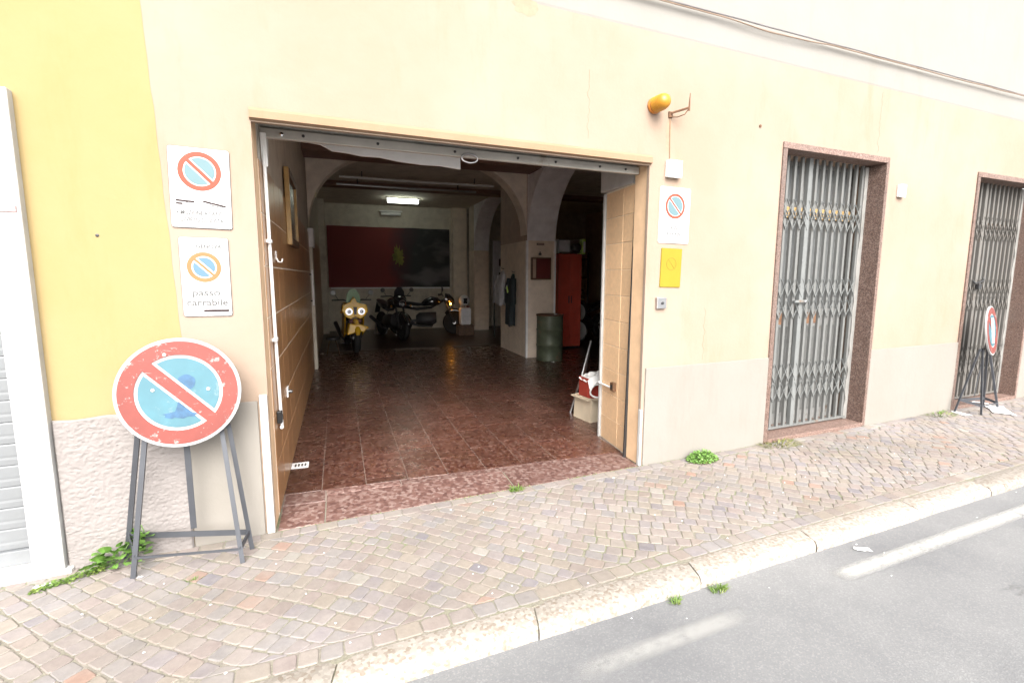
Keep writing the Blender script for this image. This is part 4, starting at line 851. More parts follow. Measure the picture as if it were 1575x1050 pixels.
moss = thing('ground_weed', 'low strip of small weeds trailing beside marble sill', 'weed', T(-1.08, 2.96, 0), WG); mb = MB()
for i in range(420):
    t = rnd.random(); x = -0.17 + 0.27 * t; y = -0.05 + 0.09 * t + rnd.gauss(0, 0.018); leafy(mb, rnd, x, y, rnd.uniform(-0.002, 0.008 + 0.022 * t), rnd.uniform(0.006, 0.015), rnd.uniform(-0.2, 0.9), rnd.uniform(0, 6.3))
part(moss, 'leaves', 'grass', mb, fix=False)
hb = thing('weed_clump', 'round bright green weed clump at wall between garage and gate', 'weed', T(3.0, 2.985, 0), WG); mb = MB(); mb2 = MB()
for i in range(900):
    a = rnd.uniform(0, 6.283); r = 0.145 * math.sqrt(rnd.random()); h = 0.085 * (1 - (r / 0.15) ** 2) * rnd.uniform(0.25, 1)
    low = rnd.random() < 0.22
    leafy(mb2 if low else mb, rnd, r * math.cos(a), r * math.sin(a) * 0.65, 0.003 + (0.2 * h if low else h), rnd.uniform(0.009, 0.019), rnd.uniform(-0.1, 1.3), rnd.uniform(0, 6.3))
part(hb, 'leaves', 'leaf', mb, fix=False); part(hb, 'yellowed_leaves', 'dry', mb2, fix=False)
tuft('grass_tuft', 'small grass tuft at the front edge of the garage threshold', 'grass', (1.345, 3.045, -0.006), 90, 0.06, 0.045, 0.005, 'grass', WG, 1.1, 2)
tuft('dry_weed', 'low yellowish weeds under the sill of the grey gate', 'weed', (3.93, 3.02, -0.006), 260, 0.05, 0.17, 0.006, 'dry', WG, 1.2, 3)
tuft('grass_tuft', 'grass tuft in the gutter at a kerb joint, right one of two', 'grass', (1.86, 1.70, ROAD_Z), 90, 0.04, 0.042, 0.0045, 'grass', WG, 1.2, 4)
tuft('grass_tuft', 'tiny grass tuft in the gutter at kerb, left one of two', 'grass', (1.60, 1.715, ROAD_Z), 50, 0.035, 0.03, 0.005, 'grass', WG, 1.2, 5)
tuft('grass_tuft', 'low weeds at wall foot left of the rightmost gate', 'weed', (6.45, 3.03, -0.006), 160, 0.045, 0.18, 0.006, 'grass', WG, 1.3, 6)
tuft('grass_tuft', 'thin grass blades between cobbles before the portable sign', 'grass', (-0.55, 2.72, -0.008), 26, 0.03, 0.025, 0.004, 'grass', WG, 1.0, 7)
# green growth in the joints: tiny blades nobody could count
mb = MB(); rnd = random.Random(11)
for i in range(2600):
    x = rnd.uniform(-1.4, 6.5); y = KB + (F - KB) * (rnd.random() ** 0.8)
    if noise.noise(Vector((x * 1.3, y * 2.0, 4.0))) < 0.08: continue
    h = rnd.uniform(0.004, 0.011); a = rnd.uniform(0, 6.3); dx, dy = math.cos(a) * 0.0025, math.sin(a) * 0.0025
    mb.add([(x - dx, y - dy, -0.008), (x + dx, y + dy, -0.008), (x + dy * 1.6, y - dx * 1.6, -0.008 + h)], [(0, 1, 2)])
for i in range(900):
    x = rnd.uniform(-0.2, 3.7) if i % 3 else rnd.uniform(-0.6, 6.7); y = F - 0.010 + rnd.uniform(-0.008, 0.003)
    if noise.noise(Vector((x * 2.2, 1.0, 4.0))) < -0.15: continue
    h = rnd.uniform(0.004, 0.014); a = rnd.uniform(0, 6.3); dx, dy = math.cos(a) * 0.003, math.sin(a) * 0.003
    mb.add([(x - dx, y - dy, -0.006), (x + dx, y + dy, -0.006), (x + dy * 1.6, y - dx * 1.6, -0.006 + h)], [(0, 1, 2)])
tag(mb.build('joint_moss', 'grass', fix=False), 'tiny green growth between the cobbles', 'moss', kind='stuff')
# ------------------------------------------------------------------ litter
def scrap(name, label, pos, w_, d_, seed, mat='paper', cat='litter', amp=0.02):
    mb = MB(); n = 9
    for i in range(n + 1):
        for k in range(n + 1):
            u, v = i / n - 0.5, k / n - 0.5; f = 1 + 0.35 * noise.noise(Vector((u * 3, v * 3, seed)))
            mb.v.append((u * w_ * f, v * d_ * f, 0.003 + amp * (0.5 + 0.5 * noise.noise(Vector((u * 5, v * 5, seed + 3)))) * (1 - 2 * max(abs(u), abs(v)) * 0.7)))
    mb.f = [(i*(n+1)+k, i*(n+1)+k+1, (i+1)*(n+1)+k+1, (i+1)*(n+1)+k) for i in range(n) for k in range(n)]; mb.tone = [None] * len(mb.f)
    o = mb.build(name, mat, basis=T(*pos) @ RZ(seed * 37)); return tag(o, label, cat, 'paper scraps on the ground')
scrap('paper_scrap', 'large crumpled white paper lying under the far portable sign', (7.28, 2.86, 0), 0.42, 0.17, 1, amp=0.05)
scrap('paper_scrap', 'white paper scrap lying left of the far portable sign', (6.70, 2.94, 0), 0.16, 0.08, 2)
scrap('paper_scrap', 'white paper on the sill behind the far portable sign', (7.35, 3.06, 0.03), 0.14, 0.06, 3)
scrap('paper_scrap', 'curled white scrap lying in the gutter near the right', (2.92, 1.655, ROAD_Z), 0.085, 0.04, 4, amp=0.03)
scrap('paper_scrap', 'small white flattened scrap below the marble sill', (-1.21, 2.95, 0), 0.075, 0.028, 5, amp=0.004)
scrap('paper_scrap', 'small pale yellow peel on the asphalt at the bottom edge', (0.68, 1.545, ROAD_Z), 0.035, 0.018, 6, 'carton', amp=0.012)
mb = MB(); rnd = random.Random(21)
for i in range(60):
    x, y = rnd.uniform(-1.2, 5.0), rnd.uniform(KB + 0.02, F - 0.03); r = rnd.uniform(0.003, 0.008); n = 6; a0 = rnd.random() * 6
    vs = [(x + r * rnd.uniform(0.6, 1.2) * math.cos(a0 + k), y + r * rnd.uniform(0.4, 1) * math.sin(a0 + k), 0.004) for k in range(n)] + [(x, y, 0.0075)]
    mb.add(vs, [(k, (k + 1) % n, n) for k in range(n)])
for i in range(16):
    x, y = rnd.uniform(0.8, 5.0), rnd.uniform(0.9, KF - 0.02); r = rnd.uniform(0.002, 0.006); n = 6; a0 = rnd.random() * 6
    vs = [(x + r * math.cos(a0 + k), y + r * rnd.uniform(0.5, 1) * math.sin(a0 + k), ROAD_Z + 0.001) for k in range(n)] + [(x, y, ROAD_Z + 0.004)]
    mb.add(vs, [(k, (k + 1) % n, n) for k in range(n)])
tag(mb.build('pale_crumbs', 'paper', fix=False), 'scattered pale crumbs on cobbles and asphalt', 'debris', kind='stuff')
#INTERIOR
# ------------------------------------------------------------------ inside the garage
def loft(mb, secs, n=12):                # closed rings: (x, cy, cz, half width, half height)
    vs = []
    for x, cy, cz, a, b in secs:
        vs += [(x, cy + a * math.copysign(abs(math.cos(t)) ** 0.8, math.cos(t)), cz + b * math.copysign(abs(math.sin(t)) ** 0.8, math.sin(t))) for t in [2*math.pi*k/n for k in range(n)]]
    m = len(secs); fs = [(i*n+k, i*n+(k+1) % n, (i+1)*n+(k+1) % n, (i+1)*n+k) for i in range(m-1) for k in range(n)]
    mb.add(vs, fs + [tuple(range(n-1, -1, -1)), tuple((m-1)*n+k for k in range(n))]); return mb
def wheel(parent, x, r, name='wheel', stripe=None, z=None, rim='alu'):
    z = r if z is None else z
    Mx = T(x, 0, z) @ RX(90)
    t = part(parent, name, 'rubber', MB().lathe([(r-0.085, -0.045), (r-0.03, -0.055), (r-0.006, -0.03), (r, 0), (r-0.006, 0.03), (r-0.03, 0.055), (r-0.085, 0.045)], 32, Mx), smooth=True)
    mb = MB(); mb.lathe([(r-0.10, -0.03), (r-0.083, -0.034), (r-0.083, 0.034), (r-0.10, 0.03)], 32, Mx); mb.lathe([(0.04, -0.06), (0.045, 0), (0.04, 0.06)], 14, Mx)
    for k in range(5):
        a = 2*math.pi*k/5; mb.bar((x + 0.03*math.cos(a), 0, z + 0.03*math.sin(a)), (x + (r-0.09)*math.cos(a), 0, z + (r-0.09)*math.sin(a)), 0.03, 0.025, (0, 1, 0))
    part(t, 'rim', rim, mb, smooth=True)
    mb = MB().lathe([(0.09, -0.004), (0.135, -0.004), (0.135, 0.004), (0.09, 0.004)], 24, T(x, 0.062, z) @ RX(90)); part(t, 'brake_disc', 'alu', mb, smooth=True)
    if stripe: 
        mb = MB()
        for s in (-1, 1): mb.lathe([(r-0.078, -0.002), (r-0.060, -0.002), (r-0.060, 0.002), (r-0.078, 0.002)], 36, T(x, s * 0.058, z) @ RX(90))
        part(t, 'rim_stripe', stripe, mb)
    return t
def motorcycle(label, mat, body_paint, front='round', screen=None, lit=False, stand=True):
    b = thing('motorcycle', label, 'motorcycle', mat, 'motorcycles parked in the garage')
    wheel(b, 0.70, 0.30, 'front_wheel'); wheel(b, -0.68, 0.30, 'rear_wheel')
    for s in (-1, 1):
        part(b, 'fork_tube', 'dark_steel', MB().tube([(0.70, s*0.09, 0.30), (0.56, s*0.09, 0.62), (0.44, s*0.09, 0.92)], [0.028, 0.026, 0.022], 10), smooth=True)
        part(b, 'swing_arm', 'dark_steel', MB().bar((-0.68, s*0.10, 0.30), (-0.15, s*0.10, 0.38), 0.03, 0.06))
        part(b, 'handlebar', 'dark_steel', MB().tube([(0.42, s*0.03, 0.98), (0.40, s*0.18, 1.03), (0.30, s*0.38, 1.02)], 0.014, 8), smooth=True)
        mr = part(b, 'mirror', 'black', MB().lathe([(0.01, -0.015), (0.05, -0.008), (0.052, 0.006), (0.046, 0.012)], 16, T(0.40, s*0.36, 1.17) @ RY(-90)), smooth=True)
        part(mr, 'mirror_stalk', 'black', MB().tube([(0.36, s*0.26, 1.03), (0.39, s*0.31, 1.10), (0.395, s*0.35, 1.16)], 0.006, 6), smooth=True)
        part(mr, 'mirror_glass', 'glass', MB().lathe([(0.044, -0.016), (0.044, -0.0155)], 16, T(0.40, s*0.36, 1.17) @ RY(-90)))
    part(b, 'engine', 'dark_steel', loft(MB(), [(-0.28, 0, 0.38, 0.13, 0.12), (-0.2, 0, 0.40, 0.17, 0.17), (0.1, 0, 0.40, 0.17, 0.18), (0.24, 0, 0.44, 0.12, 0.14)]), smooth=True)
    part(b, 'frame', 'dark_steel', MB().tube([(0.42, 0, 0.88), (0.1, 0, 0.70), (-0.25, 0, 0.66), (-0.6, 0, 0.72)], 0.035, 8), smooth=True)
    part(b, 'tank', body_paint, loft(MB(), [(0.36, 0, 0.84, 0.06, 0.05), (0.28, 0, 0.85, 0.13, 0.10), (0.12, 0, 0.86, 0.155, 0.12), (-0.06, 0, 0.82, 0.12, 0.09), (-0.14, 0, 0.78, 0.06, 0.04)]), smooth=True)
    part(b, 'seat', 'black', loft(MB(), [(-0.10, 0, 0.78, 0.08, 0.03), (-0.25, 0, 0.78, 0.14, 0.045), (-0.48, 0, 0.82, 0.13, 0.045), (-0.72, 0, 0.88, 0.09, 0.03)]), smooth=True)
    tl_ = part(b, 'tail', body_paint, loft(MB(), [(-0.35, 0, 0.72, 0.10, 0.05), (-0.6, 0, 0.78, 0.11, 0.06), (-0.88, 0, 0.88, 0.06, 0.035)]), smooth=True)
    part(tl_, 'tail_light', 'maroon', MB().box(-0.905, -0.875, -0.05, 0.05, 0.865, 0.895), bevel=0.006)
    part(b, 'rear_mudguard', 'black', MB().bar((-0.84, 0, 0.84), (-1.0, 0, 0.56), 0.13, 0.012))
    part(b, 'exhaust', 'dark_steel', MB().tube([(0.18, -0.12, 0.38), (0.12, -0.17, 0.22), (-0.2, -0.19, 0.24), (-0.5, -0.20, 0.36), (-0.9, -0.21, 0.46)], [0.02, 0.022, 0.025, 0.045, 0.045], 12), smooth=True)
    part(b, 'front_mudguard', body_paint, MB().tube([(0.70 + 0.325*math.cos(t), 0, 0.30 + 0.325*math.sin(t)) for t in [R_(15 + 15*k) for k in range(9)]], [0.03] + [0.055]*7 + [0.03], 10), smooth=True)
    for s in ((-1, 1) if front == 'star' else ()):
        part(b, 'side_fairing', body_paint, MB().prism([(0.50, 0.86), (0.62, 0.72), (0.46, 0.34), (0.20, 0.26), (-0.10, 0.34), (0.08, 0.60), (0.28, 0.78)], s*0.165, s*0.185, 'xz'), bevel=0.008)
    if front == 'star':          # broad pointed front fairing with two round lamps
        yf = MB().prism([(-0.02, 1.11), (0.05, 0.985), (0.22, 0.945), (0.245, 0.83), (0.185, 0.72), (0.085, 0.665), (0.0, 0.715), (-0.085, 0.665), (-0.185, 0.72), (-0.245, 0.83), (-0.22, 0.955), (-0.085, 1.0)], 0.60, 0.74, 'yz')
        nf = part(b, 'nose_fairing', body_paint, yf, bevel=0.014)
        part(nf, 'air_intake', 'black', MB().prism([(-0.035, 0.90), (0.035, 0.90), (0.022, 0.76), (-0.022, 0.76)], 0.741, 0.748, 'yz'), bevel=0.004)
        for s in (-1, 1):
            hl = part(nf, 'headlight', 'lens_clear', MB().lathe([(0.058, -0.02), (0.058, 0.012), (0.035, 0.024), (0.004, 0.028)], 24, T(0.745, s*0.115, 0.815) @ RY(90)), smooth=True)
            part(nf, 'headlight_ring', 'ring_flash_glow', MB().lathe([(0.056, 0.0), (0.067, 0.004), (0.065, 0.022), (0.056, 0.026)], 28, T(0.742, s*0.115, 0.815) @ RY(90)), smooth=True)
        part(b, 'chin', 'maroon', MB().prism([(-0.10, 0.60), (0.12, 0.60), (0.13, 0.66), (-0.12, 0.655)], 0.60, 0.70, 'yz'), bevel=0.012)
        part(b, 'beak', body_paint, MB().prism([(-0.20, 0.38), (-0.15, 0.60), (0.06, 0.59), (0.22, 0.52), (0.13, 0.44), (-0.02, 0.43)], 0.74, 0.98, 'yz'), bevel=0.02)
    else:
        nf = part(b, 'nose_fairing', body_paint, loft(MB(), [(0.46, 0, 0.92, 0.15, 0.14), (0.58, 0, 0.90, 0.16, 0.15), (0.66, 0, 0.86, 0.12, 0.11), (0.71, 0, 0.84, 0.06, 0.06)]), smooth=True)
        part(nf, 'headlight', 'lens_clear', MB().lathe([(0.075, -0.02), (0.075, 0.01), (0.05, 0.022), (0.004, 0.028)], 24, T(0.685, 0, 0.86) @ RY(82)), smooth=True)
        part(nf, 'headlight_ring', 'chrome', MB().lathe([(0.074, -0.005), (0.086, 0.0), (0.084, 0.012), (0.074, 0.014)], 24, T(0.685, 0, 0.86) @ RY(82)), smooth=True)
    if screen:
        part(b, 'windscreen', screen, MB().prism([(-0.14, 0.96), (0.14, 0.96), (0.12, 1.14), (0.05, 1.24), (-0.05, 1.24), (-0.12, 1.14)], 0.50, 0.512, 'yz'))
    for s in (-1, 1):
        part(b, 'indicator', 'indicator' if lit and s == lit else 'amber', MB().lathe([(0.02, -0.02), (0.026, 0), (0.02, 0.02), (0.006, 0.026)], 12, T(0.60, s*0.24, 0.80) @ RY(90)), smooth=True)
    if stand:
        mb = MB(); mb.tube([(-0.78, -0.16, 0.02), (-0.72, -0.15, 0.30), (-0.68, -0.12, 0.31)], 0.014, 8); mb.tube([(-0.78, 0.16, 0.02), (-0.72, 0.15, 0.30), (-0.68, 0.12, 0.31)], 0.014, 8); mb.tube([(-0.78, -0.16, 0.014), (-0.78, 0.16, 0.014)], 0.014, 8)
        part(b, 'paddock_stand', 'alu', mb, smooth=True)
    return b
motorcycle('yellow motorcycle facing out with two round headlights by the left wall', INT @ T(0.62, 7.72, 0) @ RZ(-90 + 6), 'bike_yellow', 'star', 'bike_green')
motorcycle('black motorcycle facing out with glossy tall windscreen in mid garage', INT @ T(1.62, 9.4, 0) @ RZ(-90 + 16), 'black_paint', 'round', 'black_paint')
motorcycle('dark motorcycle parked sideways with glowing orange indicator at back of garage', INT @ T(2.55, 9.75, 0) @ RZ(-10), 'black_paint', 'round', None, lit=-1)
motorcycle('dark grey motorcycle half hidden behind the red cabinet', INT @ T(5.9, 7.6, 0) @ RZ(200), 'grey_paint', 'round', 'grey_paint')
# spare wheels beside the cabinet
for (u, v, z, rr, lb) in ((5.40, 6.95, 0.70, 0.29, 'upper spare wheel with white rim stripe beside the red cabinet'), (5.43, 6.92, 0.29, 0.28, 'lower spare wheel on the floor beside the red cabinet')):
    sw_ = thing('spare_wheel', lb, 'wheel', INT @ T(u, v, z - rr), 'spare wheels by the red cabinet'); wheel(sw_, 0.0, rr, 'tyre', 'sign_white', rim='dark_steel')
rk = thing('wheel_rack', 'thin dark post rack carrying the upper spare wheel', 'rack', INT @ T(5.40, 7.06, 0))
part(rk, 'post', 'dark_steel', MB().box(-0.02, 0.02, 0.0, 0.04, 0, 1.1)); part(rk, 'peg', 'dark_steel', MB().lathe([(0.035, 0), (0.035, 0.18)], 12, T(0, 0.0, 0.70) @ RX(90))); part(rk, 'foot', 'dark_steel', MB().box(-0.2, 0.2, -0.06, 0.1, 0, 0.02))
# work stand with chromed legs by the yellow bike
st = thing('work_stool', 'small stool with chromed legs before the yellow motorcycle', 'stool', INT @ T(0.27, 6.85, 0))
part(st, 'seat', 'black', MB().lathe([(0.10, 0.30), (0.13, 0.31), (0.13, 0.345), (0.11, 0.355), (0.02, 0.357)], 24), smooth=True)
for k in range(4):
    a = R_(45 + 90*k); part(st, 'leg', 'chrome', MB().tube([(0.07*math.cos(a), 0.07*math.sin(a), 0.305), (0.11*math.cos(a), 0.11*math.sin(a), 0.20), (0.16*math.cos(a), 0.16*math.sin(a), 0.006)], 0.011, 8), smooth=True)
# drum
dr = thing('oil_drum', 'dark green oil drum standing in front of the pillar', 'drum', INT @ T(3.99, 5.12, 0))
part(dr, 'body', 'drum_green', MB().lathe([(0.235, 0.0), (0.242, 0.01), (0.235, 0.03), (0.236, 0.26), (0.246, 0.275), (0.236, 0.29), (0.236, 0.54), (0.246, 0.555), (0.236, 0.57), (0.236, 0.80)], 40), smooth=True)
part(dr, 'rim', 'rust', MB().lathe([(0.236, 0.802), (0.248, 0.805), (0.248, 0.825), (0.236, 0.828), (0.226, 0.815)], 40), smooth=True)
part(dr, 'lid', 'galv', MB().lathe([(0.225, 0.800), (0.225, 0.810), (0.05, 0.812)], 40)); part(dr, 'bung', 'alu', MB().lathe([(0.03, 0.812), (0.03, 0.83), (0.02, 0.832)], 14, T(0.12, 0.02, 0)), smooth=True)
scrap('floor_rag', 'small white rag on the floor beside the oil drum', tuple(INT @ Vector((3.92, 4.78, 0.0))), 0.10, 0.06, 7, amp=0.03)
# red cabinet with machine on top
cb = thing('tool_cabinet', 'tall red metal cabinet behind the pillar', 'cabinet', INT @ T(4.95, 6.3, 0))
part(cb, 'carcass', 'red_cab', MB().box(-0.265, 0.265, 0.004, 0.5, 0.04, 1.96), bevel=0.008)
for s in (-1, 1):
    d = part(cb, 'door', 'red_cab', MB().box(min(s*0.003, s*0.255), max(s*0.003, s*0.255), -0.016, 0.0, 0.08, 1.93), bevel=0.005); part(d, 'handle', 'dark_steel', MB().box(s*0.03 - 0.008, s*0.03 + 0.008, -0.035, -0.016, 0.95, 1.10), bevel=0.004)
part(cb, 'plinth', 'black', MB().box(-0.25, 0.25, 0.03, 0.48, 0, 0.04))
mc = thing('compressor_unit', 'grey boxed machine standing on top of the red cabinet', 'machine', INT @ T(4.93, 6.45, 1.962))
part(mc, 'case', 'alu', MB().box(-0.27, 0.22, -0.18, 0.2, 0.012, 0.29), bevel=0.012); part(mc, 'front_panel', 'plaster_white', MB().box(-0.25, -0.02, -0.188, -0.181, 0.04, 0.27))
part(mc, 'motor', 'dark_steel', MB().lathe([(0.06, 0), (0.085, 0.01), (0.085, 0.16), (0.05, 0.18)], 20, T(0.09, -0.17, 0.12) @ RX(90)), smooth=True)
for x in (-0.2, 0.16): part(mc, 'foot', 'rubber', MB().box(x - 0.02, x + 0.02, -0.15, 0.17, 0.0, 0.012))
pk2 = thing('parts_box', 'small yellow and white box at the right of the grey machine', 'box', INT @ T(5.27, 6.5, 1.962)); part(pk2, 'carton', 'hi_vis', MB().box(-0.03, 0.05, -0.15, 0.1, 0, 0.31), bevel=0.004); part(pk2, 'label', 'paper', MB().box(-0.005, 0.045, -0.153, -0.1505, 0.03, 0.26))
# fuse panel on the pillar front
fp = thing('fuse_panel', 'brown fuse panel on the front of the pillar above the drum', 'panel', INT @ T(3.91, 5.409, 1.64))
part(fp, 'box', 'brown_wood', MB().box(-0.19, 0.19, -0.07, 0.0, -0.20, 0.20), bevel=0.006); part(fp, 'door', 'maroon', MB().box(-0.10, 0.165, -0.078, -0.071, -0.175, 0.175), bevel=0.004); part(fp, 'meter_strip', 'plaster_brown', MB().box(-0.17, -0.115, -0.076, -0.071, -0.17, 0.17))
sm = thing('thermometer', 'small dark gadget on the pillar above the fuse panel', 'gadget', INT @ T(3.90, 5.409, 1.90)); part(sm, 'case', 'dark_steel', MB().box(-0.025, 0.025, -0.03, 0, -0.02, 0.02), bevel=0.006); part(sm, 'sensor', 'black', MB().lathe([(0.012, 0), (0.01, 0.02), (0.004, 0.03)], 10, T(0, -0.015, 0.02)), smooth=True)
np_ = thing('name_plate', 'narrow dark plate near the top of the pillar', 'plate', INT @ T(3.91, 5.409, 2.08)); part(np_, 'plate', 'dark_steel', MB().box(-0.07, 0.07, -0.008, 0, -0.018, 0.018)); part(np_, 'inlay', 'plaster_brown', MB().box(-0.06, 0.06, -0.0095, -0.0082, -0.010, 0.010))
# coats hanging on the side of the stub wall
def coat(label, mat, v, top, bot, wid, col):
    t = thing('hanging_coat', label, 'coat', mat, 'coats hanging on the side of the pillar wall')
    secs = 16; n = 20; vs = []
    for i in range(secs + 1):
        k = i / secs; z = top + (bot - top) * k; a = wid * (0.25 + 0.75 * min(1, k * 3.5) ** 0.6) * (1 + 0.18 * k); d = 0.03 + 0.09 * min(1, k * 2.5)
        for j in range(n):
            th = 2*math.pi*j/n; f = 1 + 0.16 * math.sin(5 * th + 2 * k) * k
            vs.append((-0.01 - d * (1 - math.cos(th)) * 0.5 * f * 1.1, a * math.sin(th) * f, z + 0.02 * math.sin(3 * th) * k))
    fs = [(i*n+j, i*n+(j+1) % n, (i+1)*n+(j+1) % n, (i+1)*n+j) for i in range(secs) for j in range(n)] + [tuple(range(n)), tuple(secs*n + j for j in range(n-1, -1, -1))]
    part(t, 'garment', col, MB().add(vs, fs), smooth=True)
    for s in (-1, 1):
        part(t, 'sleeve', col, MB().tube([(-0.06, s*wid*0.72, top - 0.10), (-0.09, s*wid*1.12, top - 0.32), (-0.09, s*wid*1.18, top - 0.58)], [0.05, 0.055, 0.045], 10), smooth=True)
    part(t, 'hook', 'dark_steel', MB().tube([(0.0, 0, top + 0.03), (-0.05, 0, top + 0.03), (-0.05, 0, top + 0.06)], 0.008, 6), smooth=True)
    return t
coat('pale grey coat hanging on the side of the pillar wall', INT @ T(PU0, 6.72, 0), 0, 1.62, 0.92, 0.19, 'cloth_white')
jk = coat('dark jacket with yellow-green reflective strips on the side of the pillar wall', INT @ T(PU0, 6.08, 0), 0, 1.55, 0.55, 0.17, 'cloth_dark')
part(jk, 'reflective_strip', 'hi_vis', MB().bar((-0.125, 0.10, 1.30), (-0.13, 0.02, 1.18), 0.05, 0.012, (1, 0, 0))); part(jk, 'reflective_strip', 'sign_white', MB().bar((-0.125, 0.16, 1.26), (-0.125, 0.08, 1.32), 0.03, 0.012, (1, 0, 0)))
# notice board with pictures
nb = thing('notice_board', 'narrow white board with three dark pictures between the pillars', 'board', INT @ T(4.16, 8.6, 0))
part(nb, 'panel', 'cloth_white', MB().box(-0.17, 0.17, 0, 0.03, 0.85, 2.35)); 
for z in (1.0, 1.42, 1.75): part(nb, 'picture', 'grey_paint', MB().box(-0.02, 0.12, -0.006, -0.0005, z, z + 0.17))
for x in (-0.14, 0.14): part(nb, 'leg', 'dark_steel', MB().box(x - 0.015, x + 0.015, 0.002, 0.028, 0, 0.85))
# wall banner
bn = thing('wall_banner', 'large red and black banner with yellow splash on the back wall', 'banner', INT @ T(0.17, BV - 0.004, 0))
def cloth(x0, x1, z0, z1, mat, name, seed, dy=0.0):
    mb = MB(); nx, nz = 20, 8
    for i in range(nx + 1):
        for k in range(nz + 1):
            x = x0 + (x1 - x0) * i / nx; z = z0 + (z1 - z0) * k / nz; mb.v.append((x, -0.03 - dy + 0.02 * noise.noise(Vector((x * 3, z * 0.6, seed))), z + 0.012 * noise.noise(Vector((x * 2, 5, 0)))))
    mb.f = [(i*(nz+1)+k, (i+1)*(nz+1)+k, (i+1)*(nz+1)+k+1, i*(nz+1)+k+1) for i in range(nx) for k in range(nz)]; mb.tone = [None] * len(mb.f)
    return part(bn, name, mat, mb, smooth=True, fix=False)
cloth(0.0, 3.32, 1.19, 2.83, 'banner', 'printed_cloth', 1)
mb = MB(); n = 34
rs = random.Random(3); rr_ = [0.55 + 0.75 * rs.random() for _ in range(n)]
pts = [(1.86 + 0.15 * rr_[i] * math.cos(2*math.pi*i/n), 2.06 + 0.27 * rr_[i] * math.sin(2*math.pi*i/n)) for i in range(n)]
mb.prism(pts, -0.062, -0.056, 'xz'); part(bn, 'yellow_splash', 'banner_yellow', mb)
part(bn, 'hem', 'plaster_white', MB().box(0.05, 3.3, -0.05, -0.035, 1.15, 1.185))
# ceiling lights and rails
def strip(label, mat, L, lit):
    t = thing('strip_light', label, 'light', mat, 'strip lights on the garage ceiling')
    part(t, 'housing', 'white_plastic', MB().box(-L/2 - 0.03, L/2 + 0.03, -0.06, 0.06, -0.03, 0.0), bevel=0.004)
    part(t, 'tube', 'tube_lit' if lit else 'white_plastic', MB().lathe([(0.012, -L/2), (0.05, -L/2 + 0.015), (0.05, L/2 - 0.015), (0.012, L/2)], 14, T(0, 0, -0.082) @ RY(90)), smooth=True)
    return t
strip('lit strip light glowing on the rear garage ceiling', INT @ T(2.01, 9.75, CZ - 0.001), 0.76, True)
strip('unlit strip light behind the lit one near the back wall', INT @ T(1.85, BV - 0.12, 3.27), 0.55, False)
for k, (v, z, u0, u1, lb, mt) in enumerate(((6.8, 3.30, 0.5, 3.45, 'long pale pipe crossing the garage ceiling, nearer of two', 'white_plastic'), (7.6, 3.30, 0.45, 3.3, 'long grey pipe crossing the garage ceiling, farther of two', 'alu'))):
    t = thing('ceiling_pipe', lb, 'pipe', INT @ T(0, v, z), 'pipes under the garage ceiling'); part(t, 'pipe', mt, MB().tube([(u0, 0, 0), ((u0+u1)/2, 0, -0.01), (u1, 0, 0)], 0.022, 10), smooth=True)
    for u in (u0 + 0.4, u1 - 0.4): part(t, 'hanger', 'dark_steel', MB().box(u - 0.01, u + 0.01, -0.004, 0.004, 0.018, CZ - z - 0.001))
# left wall: conduit, switch, hook, framed mirror, broom
cd = thing('wall_conduit', 'white cable conduit running down the left tiled wall by the opening', 'conduit', INT @ T(0, 0, 0))
part(cd, 'pipe', 'white_plastic', MB().tube([(0.016, 0.335, 2.30), (0.014, 0.36, 2.0), (0.014, 0.375, 1.2), (0.014, 0.42, 0.66), (0.016, 0.425, 0.55), (0.020, 0.40, 0.515), (0.022, 0.365, 0.525)], 0.011, 10), smooth=True)
part(cd, 'junction', 'white_plastic', MB().prism([(0.31, 2.34), (0.42, 2.34), (0.41, 2.26), (0.35, 2.15)], 0.001, 0.035, 'yz'), bevel=0.004)
for z in (1.7, 1.09): part(cd, 'clip', 'white_plastic', MB().box(0.001, 0.03, 0.33, 0.39, z, z + 0.02))
sw2 = thing('wall_switch', 'dark switch at the lower end of the left conduit', 'switch', INT @ T(0.001, 0.345, 0.60)); part(sw2, 'case', 'black', MB().box(0, 0.03, -0.022, 0.022, -0.04, 0.04), bevel=0.005); part(sw2, 'button', 'dark_steel', MB().box(0.03, 0.034, -0.01, 0.01, -0.018, 0.018))
hk = thing('wall_hook', 'white plastic hook on the left tiled wall', 'hook', INT @ T(0.001, 0.79, 1.62)); part(hk, 'plate', 'white_plastic', MB().box(0, 0.006, -0.012, 0.012, -0.01, 0.05)); part(hk, 'prong', 'white_plastic', MB().tube([(0.005, 0, 0.0), (0.015, 0, -0.025), (0.035, 0, -0.025), (0.042, 0, -0.002)], 0.006, 8), smooth=True)
mr = thing('framed_mirror', 'tall framed mirror with golden edge high on the left wall', 'mirror', INT @ T(0.001, 2.15, 2.10))
for y in (-0.40, 0.40): part(mr, 'frame_side', 'wood', MB().box(0, 0.04, y - 0.022, y + 0.022, -0.33, 0.33), bevel=0.006)
for z in (-0.295, 0.295): part(mr, 'frame_rail', 'brown_wood', MB().box(0, 0.045, -0.364, 0.364, z - 0.035, z + 0.035), bevel=0.006)
part(mr, 'glass', 'glass', MB().box(0.002, 0.018, -0.363, 0.363, -0.259, 0.259))
vr = thing('wall_rail', 'short pale vertical rail on the left wall near the yellow motorcycle', 'rail', INT @ T(0.0, 5.08, 1.32)); part(vr, 'bar', 'plaster_white', MB().box(0.03, 0.055, -0.02, 0.02, -0.27, 0.27), bevel=0.004)
for z in (-0.2, 0.2): part(vr, 'bracket', 'dark_steel', MB().box(0.001, 0.03, -0.01, 0.01, z - 0.01, z + 0.01))
